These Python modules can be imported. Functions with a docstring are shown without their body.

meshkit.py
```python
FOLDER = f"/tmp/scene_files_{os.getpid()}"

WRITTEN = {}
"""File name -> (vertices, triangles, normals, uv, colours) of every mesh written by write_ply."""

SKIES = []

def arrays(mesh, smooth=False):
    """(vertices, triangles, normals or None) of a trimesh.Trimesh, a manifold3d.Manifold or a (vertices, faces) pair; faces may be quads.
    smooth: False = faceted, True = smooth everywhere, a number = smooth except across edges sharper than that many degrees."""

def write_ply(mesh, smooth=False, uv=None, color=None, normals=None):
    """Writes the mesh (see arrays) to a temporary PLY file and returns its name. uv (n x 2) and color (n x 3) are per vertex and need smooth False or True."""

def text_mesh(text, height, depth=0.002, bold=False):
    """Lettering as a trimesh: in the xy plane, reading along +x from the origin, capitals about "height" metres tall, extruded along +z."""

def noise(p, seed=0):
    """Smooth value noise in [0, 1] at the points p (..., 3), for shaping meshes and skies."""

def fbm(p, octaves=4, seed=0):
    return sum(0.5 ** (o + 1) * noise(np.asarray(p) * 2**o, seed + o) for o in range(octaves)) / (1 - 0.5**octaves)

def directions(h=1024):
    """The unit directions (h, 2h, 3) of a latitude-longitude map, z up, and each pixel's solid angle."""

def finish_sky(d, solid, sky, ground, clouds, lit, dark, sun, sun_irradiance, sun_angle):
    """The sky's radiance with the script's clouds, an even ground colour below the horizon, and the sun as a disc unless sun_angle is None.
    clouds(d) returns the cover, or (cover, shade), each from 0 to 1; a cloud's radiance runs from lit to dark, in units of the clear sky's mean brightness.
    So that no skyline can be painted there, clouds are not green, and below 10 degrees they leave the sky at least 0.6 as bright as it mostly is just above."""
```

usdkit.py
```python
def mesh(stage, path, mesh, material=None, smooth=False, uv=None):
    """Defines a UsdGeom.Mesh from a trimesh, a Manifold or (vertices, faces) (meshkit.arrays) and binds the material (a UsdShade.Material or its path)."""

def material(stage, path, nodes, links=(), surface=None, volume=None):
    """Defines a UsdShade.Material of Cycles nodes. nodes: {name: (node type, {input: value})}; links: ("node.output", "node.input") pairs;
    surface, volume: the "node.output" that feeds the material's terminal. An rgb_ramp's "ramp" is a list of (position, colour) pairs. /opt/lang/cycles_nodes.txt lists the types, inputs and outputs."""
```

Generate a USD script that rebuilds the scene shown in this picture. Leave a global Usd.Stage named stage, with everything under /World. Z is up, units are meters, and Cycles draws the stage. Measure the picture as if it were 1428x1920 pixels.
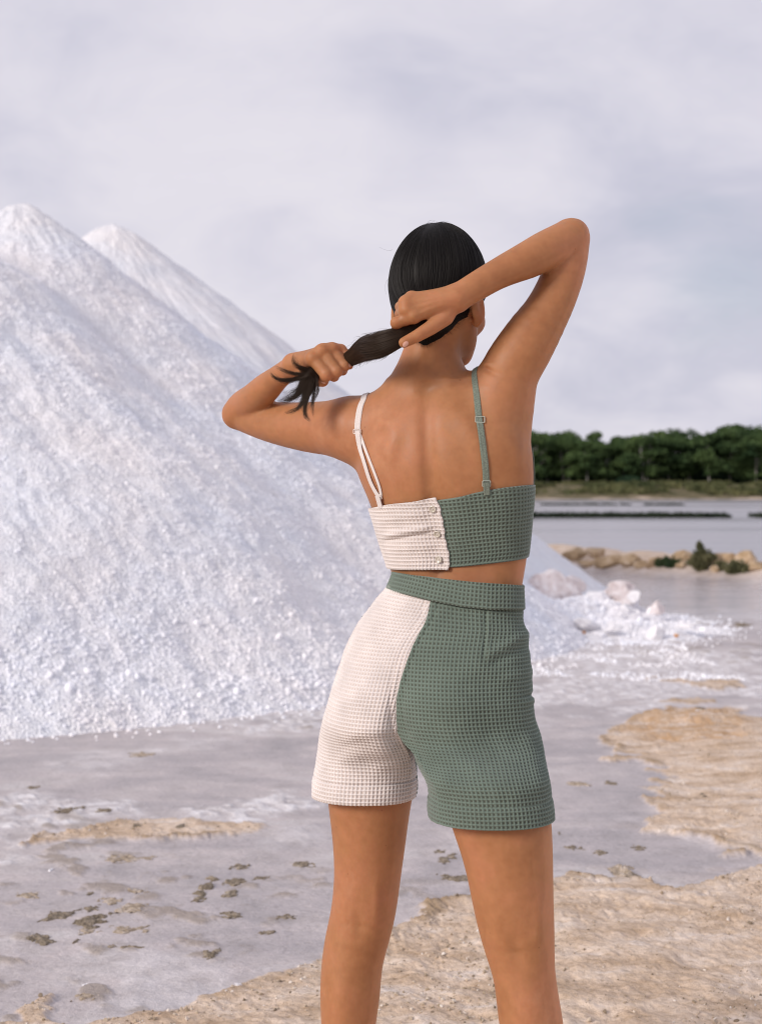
import math, random
import numpy as np, trimesh, usdkit, meshkit
from scipy.interpolate import PchipInterpolator, RegularGridInterpolator
from scipy.ndimage import gaussian_filter, map_coordinates
from pxr import Usd, UsdGeom, UsdLux, UsdShade, Gf, Sdf, Vt

stage = Usd.Stage.CreateInMemory()
UsdGeom.SetStageUpAxis(stage, UsdGeom.Tokens.z)
UsdGeom.SetStageMetersPerUnit(stage, 1.0)
UsdGeom.Xform.Define(stage, '/World')
UsdGeom.Scope.Define(stage, '/World/Looks')
stage.SetDefaultPrim(stage.GetPrimAtPath('/World'))

# ------------------------------------------------------------------ camera, sky, sun
EYE, FPX, CU, CV = 1.245, 2800.0, 714.0, 908.0      # eye height, focal length and principal point in photo pixels
cam = UsdGeom.Camera.Define(stage, '/World/camera')
cam.AddTransformOp().Set(Gf.Matrix4d(1, 0, 0, 0, 0, 0, 1, 0, 0, -1, 0, 0, 0, 0, EYE, 1))
cam.CreateHorizontalApertureAttr(27.0)
cam.CreateVerticalApertureAttr(27.0 * 1024 / 761)
cam.CreateFocalLengthAttr(27.0 * FPX / 1428)
cam.CreateHorizontalApertureOffsetAttr(0.0)
cam.CreateVerticalApertureOffsetAttr(-52.0 / 1428 * 27.0)
cam.CreateClippingRangeAttr(Gf.Vec2f(0.1, 5000))
cam.CreateFStopAttr(6.3)
cam.CreateFocusDistanceAttr(2.52)
cam.CreateExposureAttr(-0.10)

SUN_DIR = np.array([-0.74, -0.56, 0.42]); SUN_DIR /= np.linalg.norm(SUN_DIR)
SUN_ELEV, SUN_ROT = math.asin(SUN_DIR[2]), math.atan2(SUN_DIR[0], SUN_DIR[1])

dome = UsdLux.DomeLight.Define(stage, '/World/sky')
dome.GetPrim().SetCustomDataByKey('kind', 'structure')
SKY = usdkit.material(stage, '/World/Looks/sky', {
    'co': ('texture_coordinate', {}),
    'sky': ('sky_texture', {'sky_type': 'single_scattering', 'sun_disc': False, 'sun_elevation': SUN_ELEV, 'sun_rotation': SUN_ROT}),
    'sx': ('separate_xyz', {}),
    # the cloud deck is looked at along flat layers: project the direction on a plane overhead
    'zz': ('math', {'math_type': 'add', 'value2': 0.42}),
    'dx': ('math', {'math_type': 'divide'}), 'dy': ('math', {'math_type': 'divide'}),
    'cv': ('combine_xyz', {'z': 3.1}),
    'n1': ('noise_texture', {'scale': 1.9, 'detail': 5.0, 'roughness': 0.5, 'distortion': 0.5}),
    'n2': ('noise_texture', {'scale': 5.2, 'detail': 6.0, 'roughness': 0.55, 'distortion': 0.4}),
    'm2': ('math', {'math_type': 'multiply', 'value2': 0.50}),
    'a1': ('math', {'math_type': 'multiply_add', 'value2': 0.62}),
    'tone': ('rgb_ramp', {'ramp': [(0.37, (5.9, 5.95, 7.1)), (0.48, (6.65, 6.55, 7.7)), (0.56, (7.5, 7.3, 8.3)), (0.66, (8.3, 8.0, 8.8)), (0.78, (8.7, 8.4, 9.0))]}),
    'holes': ('rgb_ramp', {'ramp': [(0.26, (0.75, 0.75, 0.75)), (0.38, (0.95, 0.95, 0.95)), (0.6, (0.98, 0.98, 0.98))]}),
    'mx': ('mix', {'mix_type': 'mix'}),
    'bg': ('background_shader', {'strength': 0.1}),
}, [('co.generated', 'sx.vector'), ('sx.z', 'zz.value1'), ('sx.x', 'dx.value1'), ('zz.value', 'dx.value2'), ('sx.y', 'dy.value1'), ('zz.value', 'dy.value2'),
    ('dx.value', 'cv.x'), ('dy.value', 'cv.y'), ('cv.vector', 'n1.vector'), ('cv.vector', 'n2.vector'), ('n2.fac', 'm2.value1'),
    ('n1.fac', 'a1.value1'), ('m2.value', 'a1.value3'), ('a1.value', 'tone.fac'), ('n1.fac', 'holes.fac'),
    ('sky.color', 'mx.color1'), ('tone.color', 'mx.color2'), ('holes.color', 'mx.fac'), ('mx.color', 'bg.color')], surface='bg.background')
UsdShade.MaterialBindingAPI.Apply(dome.GetPrim()).Bind(SKY)

sun = UsdLux.DistantLight.Define(stage, '/World/sun')
sun.CreateIntensityAttr(0.82)
sun.CreateNormalizeAttr(True)
sun.CreateAngleAttr(18.0)
sun.CreateColorAttr(Gf.Vec3f(1.0, 0.91, 0.83))
_z = SUN_DIR; _x = np.cross([0, 0, 1.0], _z); _x /= np.linalg.norm(_x); _y = np.cross(_z, _x)
sun.AddTransformOp().Set(Gf.Matrix4d(*_x, 0, *_y, 0, *_z, 0, 0, 0, 0, 1))

# ------------------------------------------------------------------ helpers
counts = {}
def numbered(parent, name):
    k = counts.get((parent, name), 0)
    counts[(parent, name)] = k + 1
    return name if k == 0 else f'{name}_{k:03d}'

def tag(p, label=None, cat=None, group=None, kind=None):
    p = p.GetPrim() if hasattr(p, 'GetPrim') else p
    for k, v in (('label', label), ('category', cat), ('group', group), ('kind', kind)):
        if v:
            p.SetCustomDataByKey(k, v)
    return p

def path_of(parent):
    return '/World' if parent is None else str(parent.GetPath())

def obj(name, mesh, mat, parent=None, smooth=False, uv=None):
    pp = path_of(parent)
    return usdkit.mesh(stage, f'{pp}/{numbered(pp, name)}', mesh, mat, smooth=smooth, uv=uv).GetPrim()

def thing(name, loc=(0, 0, 0), rotz=0.0, scale=None):
    x = UsdGeom.Xform.Define(stage, '/World/' + numbered('/World', name))
    x.AddTranslateOp().Set(Gf.Vec3d(*map(float, loc)))
    if rotz:
        x.AddRotateZOp().Set(float(rotz))
    if scale is not None:
        x.AddScaleOp().Set(Gf.Vec3f(*map(float, np.broadcast_to(scale, 3))))
    return x.GetPrim()

def primvar(prim, name, values, color=False):
    t = Sdf.ValueTypeNames.Color3fArray if color else Sdf.ValueTypeNames.FloatArray
    pv = UsdGeom.PrimvarsAPI(prim).CreatePrimvar(name, t, 'vertex')
    values = np.asarray(values, np.float32)
    pv.Set(Vt.Vec3fArray.FromNumpy(values) if color else Vt.FloatArray.FromNumpy(values))

def U(u, v, d):
    """The point at distance d in front of the eye that the photograph shows at pixel u, v."""
    u, v, d = np.broadcast_arrays(np.asarray(u, float), np.asarray(v, float), np.asarray(d, float))
    return np.stack([(u - CU) * d / FPX, d, EYE - (v - CV) * d / FPX], -1)

def G(u, v, z=0.0):
    """The ground point (height z) at pixel u, v."""
    d = FPX * (EYE - z) / (np.asarray(v, float) - CV)
    return np.stack([(np.asarray(u, float) - CU) * d / FPX, d], -1)

def sstep(a, b, x):
    t = np.clip((np.asarray(x, float) - a) / (b - a), 0, 1)
    return t * t * (3 - 2 * t)

def grid_faces(ny, nx, closed=False):
    i, j = np.meshgrid(np.arange(ny - 1), np.arange(nx if closed else nx - 1), indexing='ij')
    k = (j + 1) % nx
    return np.stack([i * nx + j, i * nx + k, (i + 1) * nx + k, (i + 1) * nx + j], -1).reshape(-1, 4)

def tris(q):
    q = np.asarray(q)
    return np.vstack([q[:, [0, 1, 2]], q[:, [0, 2, 3]]])

_tables = {}
def _table(seed, o, size=256):
    if (seed, o) not in _tables:
        from scipy.ndimage import spline_filter
        _tables[seed, o] = spline_filter(np.random.default_rng([seed, o]).random((size, size)), order=2, mode='grid-wrap').astype(np.float32)
    return _tables[seed, o]

def fast_noise(pts, cell, seed, octaves=4, size=256):
    """Tiled value noise by table look-up: quick for millions of 2-D points."""
    p = np.asarray(pts, np.float32) / cell
    out, amp, tot = 0, 1.0, 0
    for o in range(octaves):
        q = p * 2 ** o + 17.3 * o
        out = out + amp * map_coordinates(_table(seed, o), [q[..., 0] % size, q[..., 1] % size], order=2, mode='grid-wrap', prefilter=False)
        tot += amp; amp *= 0.5
    return out / tot

# ------------------------------------------------------------------ implicit surfaces for the figure
def smin(a, b, k):
    h = np.clip(0.5 + 0.5 * (b - a) / k, 0, 1)
    return b + (a - b) * h - k * h * (1 - h)

class Field:
    """A function on a rectilinear grid, built up primitive by primitive, each only in its own box."""
    def __init__(self, xs, ys, zs):
        self.ax = [np.asarray(a, np.float32) for a in (xs, ys, zs)]
        self.F = np.full([len(a) for a in self.ax], 0.12, np.float32)
    def box(self, lo, hi):
        return tuple(slice(int(np.searchsorted(a, l)), int(np.searchsorted(a, h))) for a, l, h in zip(self.ax, lo, hi))
    def pts(self, s):
        return [self.ax[0][s[0]][:, None, None], self.ax[1][s[1]][None, :, None], self.ax[2][s[2]][None, None, :]]
    def join(self, lo, hi, fn, k):
        s = self.box(np.asarray(lo) - k - 0.012, np.asarray(hi) + k + 0.012)
        f = fn(*self.pts(s)).astype(np.float32)
        self.F[s] = smin(self.F[s], f, np.float32(k)) if k > 0 else np.minimum(self.F[s], f)
    def merge(self, other, k):
        self.F = smin(self.F, other.F, np.float32(k))
    def chain(self, nodes, k, n=14, spline=True):
        """A limb: nodes (x, y, z, r)."""
        p = dense(nodes, n) if spline else np.asarray(nodes, float)
        lo, hi = (p[:, :3] - p[:, 3:]).min(0), (p[:, :3] + p[:, 3:]).max(0)
        def fn(x, y, z):
            best = None
            for a, b in zip(p[:-1], p[1:]):
                d = b[:3] - a[:3]; L = max(d @ d, 1e-9)
                t = np.clip(((x - a[0]) * d[0] + (y - a[1]) * d[1] + (z - a[2]) * d[2]) / L, 0, 1)
                f = np.sqrt((x - a[0] - t * d[0]) ** 2 + (y - a[1] - t * d[1]) ** 2 + (z - a[2] - t * d[2]) ** 2) - (a[3] + t * (b[3] - a[3]))
                best = f if best is None else np.minimum(best, f)
            return best
        self.join(lo, hi, fn, k)
    def ellipsoid(self, c, r, k, axes=np.eye(3)):
        c, r, axes = np.asarray(c, float), np.asarray(r, float), np.asarray(axes, float)
        m = np.sqrt(((axes * r[:, None]) ** 2).sum(0))
        def fn(x, y, z):
            q = [((x - c[0]) * a[0] + (y - c[1]) * a[1] + (z - c[2]) * a[2]) for a in axes]
            k0 = np.sqrt(sum((qi / ri) ** 2 for qi, ri in zip(q, r)))
            k1 = np.sqrt(sum((qi / ri ** 2) ** 2 for qi, ri in zip(q, r)))
            return k0 * (k0 - 1) / np.maximum(k1, 1e-6)
        self.join(c - m, c + m, fn, k)
    def bump(self, c, amp, r, axes=None):
        """Swells (amp > 0) or hollows the surface around c; r is one width or three along the axes."""
        c = np.asarray(c, float); r = np.broadcast_to(np.asarray(r, float), 3)
        axes = np.eye(3) if axes is None else np.asarray(axes, float)
        s = self.box(c - 2.6 * r.max(), c + 2.6 * r.max())
        x, y, z = self.pts(s)
        e = sum((((x - c[0]) * a[0] + (y - c[1]) * a[1] + (z - c[2]) * a[2]) / ri) ** 2 for a, ri in zip(axes, r))
        self.F[s] -= (amp * np.exp(-e)).astype(np.float32)
    def sample(self, p):
        p = np.asarray(p, float)
        idx = [np.interp(p[..., i], self.ax[i], np.arange(len(self.ax[i]))) for i in range(3)]
        return map_coordinates(self.F, idx, order=1, mode='nearest')
    def mesh(self):
        return surface_nets(self.F, self.ax)

def dense(nodes, n=14):
    nodes = np.asarray(nodes, float)
    if len(nodes) < 3:
        t = np.linspace(0, 1, n)[:, None]
        return nodes[0] * (1 - t) + nodes[-1] * t
    s = np.concatenate([[0], np.cumsum(np.linalg.norm(np.diff(nodes[:, :3], axis=0), axis=1))])
    from scipy.interpolate import make_interp_spline
    k = make_interp_spline(s, nodes[:, :3], k=min(3, len(nodes) - 1))
    q = np.linspace(0, s[-1], n)
    P3, R = k(q), PchipInterpolator(s, nodes[:, 3])(q)
    if n > 24:                                                   # long limbs: no kinks in the radius or the path
        P3, R = gaussian_filter(P3, (n / 45, 0), mode='nearest'), gaussian_filter(R, n / 45, mode='nearest')
    return np.hstack([P3, R[:, None]])

def soft_curve(x, y, sigma=0.022):
    """A smooth curve close to the given rows."""
    q = np.linspace(x[0], x[-1], 400)
    y = gaussian_filter(PchipInterpolator(x, y)(q), sigma / (q[1] - q[0]), mode='nearest')
    from scipy.interpolate import CubicSpline
    return CubicSpline(q[::8], y[::8])

def relax(m, times, lam, mu, most):
    """Taubin smoothing that moves no vertex further than most."""
    import scipy.sparse as sp
    v0 = np.array(m.vertices); e = m.edges_unique; n = len(v0)
    A = sp.coo_matrix((np.ones(2 * len(e)), (np.r_[e[:, 0], e[:, 1]], np.r_[e[:, 1], e[:, 0]])), (n, n)).tocsr()
    A = sp.diags(1 / np.maximum(np.asarray(A.sum(1)).ravel(), 1)) @ A
    v = v0.copy()
    for i in range(2 * times):
        v = v + (lam if i % 2 == 0 else -mu) * (A @ v - v)
        d = v - v0; L = np.linalg.norm(d, axis=1, keepdims=True)
        v = v0 + d * np.minimum(1, most / np.maximum(L, 1e-12))
    return v

def surface_nets(F, ax):
    ins = F < 0
    nx, ny, nz = F.shape
    c = [ins[a:nx - 1 + a, b:ny - 1 + b, d:nz - 1 + d] for a in (0, 1) for b in (0, 1) for d in (0, 1)]
    alls, anys = c[0].copy(), c[0].copy()
    for q in c[1:]:
        alls &= q; anys |= q
    act = anys & ~alls
    I = np.argwhere(act)
    index = np.full(act.shape, -1, np.int32)
    index[act] = np.arange(len(I))
    corners = [(a, b, d) for a in (0, 1) for b in (0, 1) for d in (0, 1)]
    val = {q: F[I[:, 0] + q[0], I[:, 1] + q[1], I[:, 2] + q[2]] for q in corners}
    tot = np.zeros((len(I), 3)); num = np.zeros(len(I))
    for q in corners:
        for axis in range(3):
            if q[axis]:
                continue
            w = list(q); w[axis] = 1; w = tuple(w)
            a, b = val[q], val[w]
            cross = (a < 0) != (b < 0)
            t = np.where(cross, a / np.where(cross, a - b, 1), 0)
            for i in range(3):
                lo = ax[i][I[:, i] + q[i]]
                hi = ax[i][I[:, i] + w[i]]
                tot[:, i] += np.where(cross, lo + t * (hi - lo), 0)
            num += cross
    V = tot / num[:, None]
    faces = []
    for axis in range(3):
        o = [k for k in range(3) if k != axis]
        n = F.shape
        sl = [slice(1, n[k] - 1) for k in range(3)]
        s0, s1 = list(sl), list(sl)
        s0[axis] = slice(0, n[axis] - 1); s1[axis] = slice(1, n[axis])
        a, b = ins[tuple(s0)], ins[tuple(s1)]
        for flag in (True, False):
            E = np.argwhere((a == flag) & (b != flag))
            if not len(E):
                continue
            for k in o:
                E[:, k] += 1
            quad = []
            for du, dv in ((0, 0), (1, 0), (1, 1), (0, 1)):
                q = E.copy(); q[:, o[0]] -= du; q[:, o[1]] -= dv
                quad.append(index[q[:, 0], q[:, 1], q[:, 2]])
            quad = np.stack(quad, 1)
            if (axis == 1) == flag:
                quad = quad[:, ::-1]
            faces.append(quad)
    return trimesh.Trimesh(V, tris(np.vstack(faces)), process=False)

def fine_axis(lo, hi, step, spots):
    """Samples lo..hi at step, and finer inside spots (lo, hi, step)."""
    out, x = [], lo
    while x < hi:
        out.append(x)
        x += min([step] + [s for a, b, s in spots if a <= x < b])
    return np.array(out)
# ------------------------------------------------------------------ the person: skin
def pxr_(u, v, d, r):
    return [*U(u, v, d), r]

def sil(uL, uR, v, d):
    """A limb's node from its two edges on one row."""
    return [*U((uL + uR) / 2, v, d), (uR - uL) / 2 * d / FPX]

X0, X1 = -0.34, 0.42
HX, HZ, HY = (-0.17, 0.075, 0.0022), (1.405, 1.60, 0.0022), (2.43, 2.66, 0.0025)
def body_grid():
    return (fine_axis(X0, X1, 0.0045, [HX]), fine_axis(2.33, 2.95, 0.0045, [HY]), fine_axis(-0.02, 1.74, 0.0048, [HZ]))
ax_body = body_grid()
B = Field(*ax_body)

# torso: rows (v, left edge, right edge, distance of the middle, half depth)
TORSO = np.array([
    (722, 752, 880, 2.610, .058), (745, 712, 925, 2.606, .078), (775, 690, 965, 2.600, .094), (810, 672, 986, 2.598, .103), (850, 660, 993, 2.598, .108),
    (885, 666, 995, 2.598, .108), (915, 681, 995, 2.600, .106), (950, 696, 992, 2.604, .102), (1000, 710, 988, 2.612, .095), (1040, 722, 984, 2.618, .090),
    (1075, 736, 979, 2.622, .089), (1105, 740, 972, 2.622, .090), (1150, 716, 972, 2.615, .093), (1210, 672, 976, 2.605, .100), (1270, 646, 978, 2.598, .104),
    (1330, 640, 980, 2.598, .104), (1390, 640, 985, 2.600, .098), (1440, 660, 970, 2.602, .080)])
tz = U(0, TORSO[:, 0], TORSO[:, 3])[:, 2]
_o = np.argsort(tz)
def _row(col):
    return soft_curve(tz[_o], col[_o])
txl, txr = (U(TORSO[:, i], TORSO[:, 0], TORSO[:, 3])[:, 0] for i in (1, 2))
T_xc, T_A, T_yc, T_B = _row((txl + txr) / 2), _row((txr - txl) / 2), _row(TORSO[:, 3]), _row(TORSO[:, 4])
TURN = 0.24
def torso(x, y, z):
    zc = np.clip(z, tz.min(), tz.max())
    xc, A, yc, Bd = (f(zc) for f in (T_xc, T_A, T_yc, T_B))
    n = 2.35
    q = (np.abs((x - xc) / A) ** n + np.abs((y - yc + TURN * (x - xc)) / Bd) ** n) ** (1 / n)
    f = (q - 1) * np.minimum(A, Bd) * 0.92
    cap = np.maximum(z - tz.max(), tz.min() - z)
    return np.maximum(f, cap)
B.join((X0, 2.4, tz.min()), (X1, 2.8, tz.max()), torso, 0.02)

# neck and the slopes of the shoulders
B.chain([pxr_(815, 600, 2.592, .050), pxr_(810, 650, 2.588, .0475), pxr_(806, 690, 2.592, .0495), pxr_(803, 725, 2.602, .058)], 0.014)
B.chain([pxr_(806, 700, 2.60, .043), pxr_(765, 741, 2.605, .042), pxr_(715, 782, 2.62, .045), pxr_(668, 802, 2.645, .051)], 0.03)
B.chain([pxr_(806, 700, 2.60, .042), pxr_(845, 727, 2.585, .036), pxr_(885, 748, 2.572, .043), pxr_(930, 748, 2.56, .050)], 0.03)
# upper arms
B.chain([pxr_(680, 806, 2.645, .050), pxr_(640, 803, 2.665, .0505), pxr_(600, 802, 2.695, .0475), pxr_(545, 797, 2.745, .042), pxr_(495, 788, 2.80, .0365), pxr_(456, 776, 2.842, .0325)], 0.032, 16)
B.chain([pxr_(930, 775, 2.565, .060), pxr_(943, 735, 2.553, .0545), pxr_(957, 695, 2.548, .0505), pxr_(977, 661, 2.546, .0490), pxr_(1000, 624, 2.546, .0455), pxr_(1022, 589, 2.548, .0405),
         pxr_(1042, 549, 2.552, .0375), pxr_(1058, 505, 2.556, .0355), pxr_(1069, 452, 2.560, .0325)], 0.026, 20)
# legs
B.chain([sil(628, 800, 1390, 2.655), sil(612, 778, 1460, 2.664), sil(616, 769, 1510, 2.668), sil(623, 761, 1570, 2.672), sil(626, 750, 1650, 2.676), sil(618, 738, 1725, 2.680), sil(609, 727, 1765, 2.682),
         sil(603, 717, 1805, 2.682), sil(600, 713, 1855, 2.680), sil(602, 704, 1920, 2.680), sil(608, 692, 2000, 2.682), sil(618, 672, 2090, 2.688), sil(622, 666, 2150, 2.692)], 0.028, 70)
B.chain([sil(800, 985, 1390, 2.515), sil(822, 1018, 1460, 2.500), sil(838, 1029, 1510, 2.492), sil(855, 1034, 1560, 2.487), sil(872, 1036, 1620, 2.483), sil(886, 1037, 1690, 2.48), sil(899, 1039, 1745, 2.478), sil(914, 1039, 1792, 2.476),
         sil(926, 1041, 1835, 2.474), sil(931, 1048, 1880, 2.472), sil(936, 1055, 1920, 2.472), sil(948, 1062, 2000, 2.474), sil(966, 1052, 2120, 2.48), sil(980, 1036, 2230, 2.485)], 0.02, 70)
# feet: heel, instep, ball, five toes
def foot(heel, yaw, side):
    f = np.array([math.sin(yaw), math.cos(yaw), 0]); r = np.array([math.cos(yaw), -math.sin(yaw), 0]); h = np.array([heel[0], heel[1], 0.0])
    up = np.array([0, 0, 1.0])
    B.chain([[*(h + up * .10 + f * .02), .030], [*(h + up * .055 + f * .01), .032], [*(h + up * .03 - f * .012), .030]], 0.015)
    B.chain([[*(h + up * .032), .031], [*(h + f * .08 + up * .038), .034], [*(h + f * .155 + up * .020), .021]], 0.012)
    for k in range(5):
        o = (k - 2) * 0.0165 * side
        B.chain([[*(h + f * .07 + r * o * .6 + up * .022), .017], [*(h + f * .15 + r * o + up * .014), .0125]], 0.008)
        L = (0.05, 0.052, 0.045, 0.036, 0.026)[k]
        B.chain([[*(h + f * .15 + r * o + up * .013), .0115 if k else .0135], [*(h + f * (.152 + L) + r * o * 1.05 + up * .0085), .0082 if k else .0105]], 0.004)
foot((U(642, 2190, 2.69)[0], 2.70), 0.05, 1)
foot((U(1008, 2300, 2.485)[0], 2.495), 0.5, -1)

# under the shorts the figure stays well inside the cloth
_x, _y, _z = B.ax[0][:, None, None], B.ax[1][None, :, None], B.ax[2][None, None, :]
_hem = np.where(_x < .03, U(0, 1462, 2.66)[2], U(0, 1500, 2.49)[2])
B.F += (0.034 * sstep(0, .06, _z - _hem) * sstep(U(0, 1112, 2.6)[2], U(0, 1165, 2.6)[2], _z)).astype(np.float32)

B.bump(U(768, 1405, 2.53), -.03, (.035, .06, .05)); B.bump(U(775, 1440, 2.55), -.02, (.03, .06, .03))

# head
HC = np.array([0.0975 + 0.004, 2.600, 1.578])
yaw = math.radians(26)
hF, hR = np.array([math.sin(yaw), math.cos(yaw), -0.10]), np.array([math.cos(yaw), -math.sin(yaw), 0.0])
hF /= np.linalg.norm(hF); hU = np.cross(hR, hF)
HA = np.array([hR, hF, hU])
def H(r, f, u):
    return HC + hR * r + hF * f + hU * u
B.ellipsoid(H(0, -.004, .006), (.0755, .095, .108), 0.012, HA)
B.ellipsoid(H(0, .036, -.054), (.051, .058, .060), 0.016, HA)
B.ellipsoid(H(0, .072, -.092), (.026, .024, .024), 0.015, HA)
for s in (-1, 1):
    B.chain([[*H(s * .051, .004, -.050), .013], [*H(s * .041, .036, -.076), .013], [*H(s * .016, .078, -.099), .012]], 0.02)
    B.ellipsoid(H(s * .041, .064, -.040), (.019, .022, .022), 0.014, HA)
B.ellipsoid(H(0, .083, .014), (.052, .016, .012), 0.012, HA)
B.chain([[*H(0, .094, -.005), .008], [*H(0, .104, -.030), .0085], [*H(0, .108, -.044), .0115]], 0.008)
for s in (-1, 1):
    B.ellipsoid(H(s * .011, .099, -.047), (.008, .009, .0075), 0.006, HA)
B.ellipsoid(H(0, .092, -.070), (.023, .010, .0055), 0.005, HA)
B.ellipsoid(H(0, .091, -.079), (.020, .010, .0065), 0.005, HA)
for s in (-1, 1):
    B.bump(H(s * .031, .090, -.010), -.007, .013, HA)
    c = H(s * .0745, -.013, -.030)
    tilt = np.array([hR * s, hF * math.cos(.25) + hU * math.sin(.25), hU * math.cos(.25) - hF * math.sin(.25)])
    tilt[0] = (hR * s * .92 - hF * .39); tilt[1] = np.cross(tilt[2], tilt[0])
    B.ellipsoid(c + hR * s * .004, (.0075, .0165, .031), 0.005, tilt)
    B.bump(c + hR * s * .011 + hU * .004, -.005, (.007, .009, .017), tilt)
    B.ellipsoid(c - hU * .026 + hF * .006, (.006, .008, .010), 0.004, tilt)

# muscles and bones under the skin of the back
def back(u, v):
    return U(u, v, T_yc(EYE - (v - CV) * 2.5 / FPX) - T_B(EYE - (v - CV) * 2.5 / FPX) * .97 - TURN * ((u - 830) * 2.55 / FPX))
for k, (u, v) in enumerate([(800, 730), (800, 770), (801, 810), (803, 850), (806, 890), (809, 930), (813, 975), (818, 1020), (824, 1065)]):
    B.bump(back(u, v), -(.0030 + .0006 * k), (.013, .05, .030))
    B.bump(back(u - 48, v), .0016 + .0002 * k, (.026, .05, .032)); B.bump(back(u + 44, v), .0016 + .0002 * k, (.026, .05, .032))
def along(a, b):
    a, b = np.asarray(a, float), np.asarray(b, float); d = (b - a) / np.linalg.norm(b - a); e = np.cross(d, [0, 1.0, 0]); e /= np.linalg.norm(e)
    return np.array([d, np.cross(e, d), e]), np.linalg.norm(b - a)
def ridge(a, b, amp, w):
    axs, L = along(a, b); B.bump((a + b) / 2, amp, (L * .55, .05, w), axs)
ridge(back(742, 800), back(720, 876), .0046, .018)          # left shoulder blade's inner edge
ridge(back(758, 800), back(748, 872), -.0030, .018)
ridge(back(690, 790), back(742, 792), .0040, .016)          # its spine
B.bump(back(700, 835), .003, (.032, .05, .034))
ridge(back(862, 772), back(900, 856), .0050, .019)          # right blade, turned out by the raised arm
ridge(back(846, 795), back(872, 866), -.0020, .020)
B.bump(back(930, 800), .004, (.030, .05, .05))
ridge(back(955, 800), back(985, 900), .003, .02)
B.bump(back(800, 707), .0030, (.011, .05, .012))             # top vertebra
B.bump(U(775, 700, 2.55), .003, (.012, .04, .035)); B.bump(U(838, 700, 2.545), .003, (.012, .04, .03)); B.bump(U(806, 668, 2.54), -.0035, (.010, .04, .03))
# backs of the knees, calves
B.bump(U(672, 1740, 2.61), -.0050, (.011, .03, .030)); B.bump(U(640, 1700, 2.61), .0030, (.009, .03, .04)); B.bump(U(705, 1700, 2.61), .0030, (.009, .03, .045))
B.bump(U(968, 1790, 2.415), -.0050, (.012, .03, .030)); B.bump(U(930, 1740, 2.42), .0030, (.010, .03, .04)); B.bump(U(1010, 1740, 2.42), .0030, (.010, .03, .045))
ridge(U(625, 1738, 2.615), U(712, 1742, 2.615), -.0020, .0035); ridge(U(925, 1790, 2.415), U(1012, 1786, 2.415), -.0020, .0035)
B.bump(U(640, 1880, 2.62), .004, (.022, .04, .07)); B.bump(U(985, 1920, 2.41), .005, (.03, .04, .07))
# fold where the raised arm meets the shoulder
ridge(U(900, 683, 2.505), U(928, 700, 2.50), -.0045, .0035)
ridge(U(896, 676, 2.51), U(915, 681, 2.50), .0025, .005)

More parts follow.
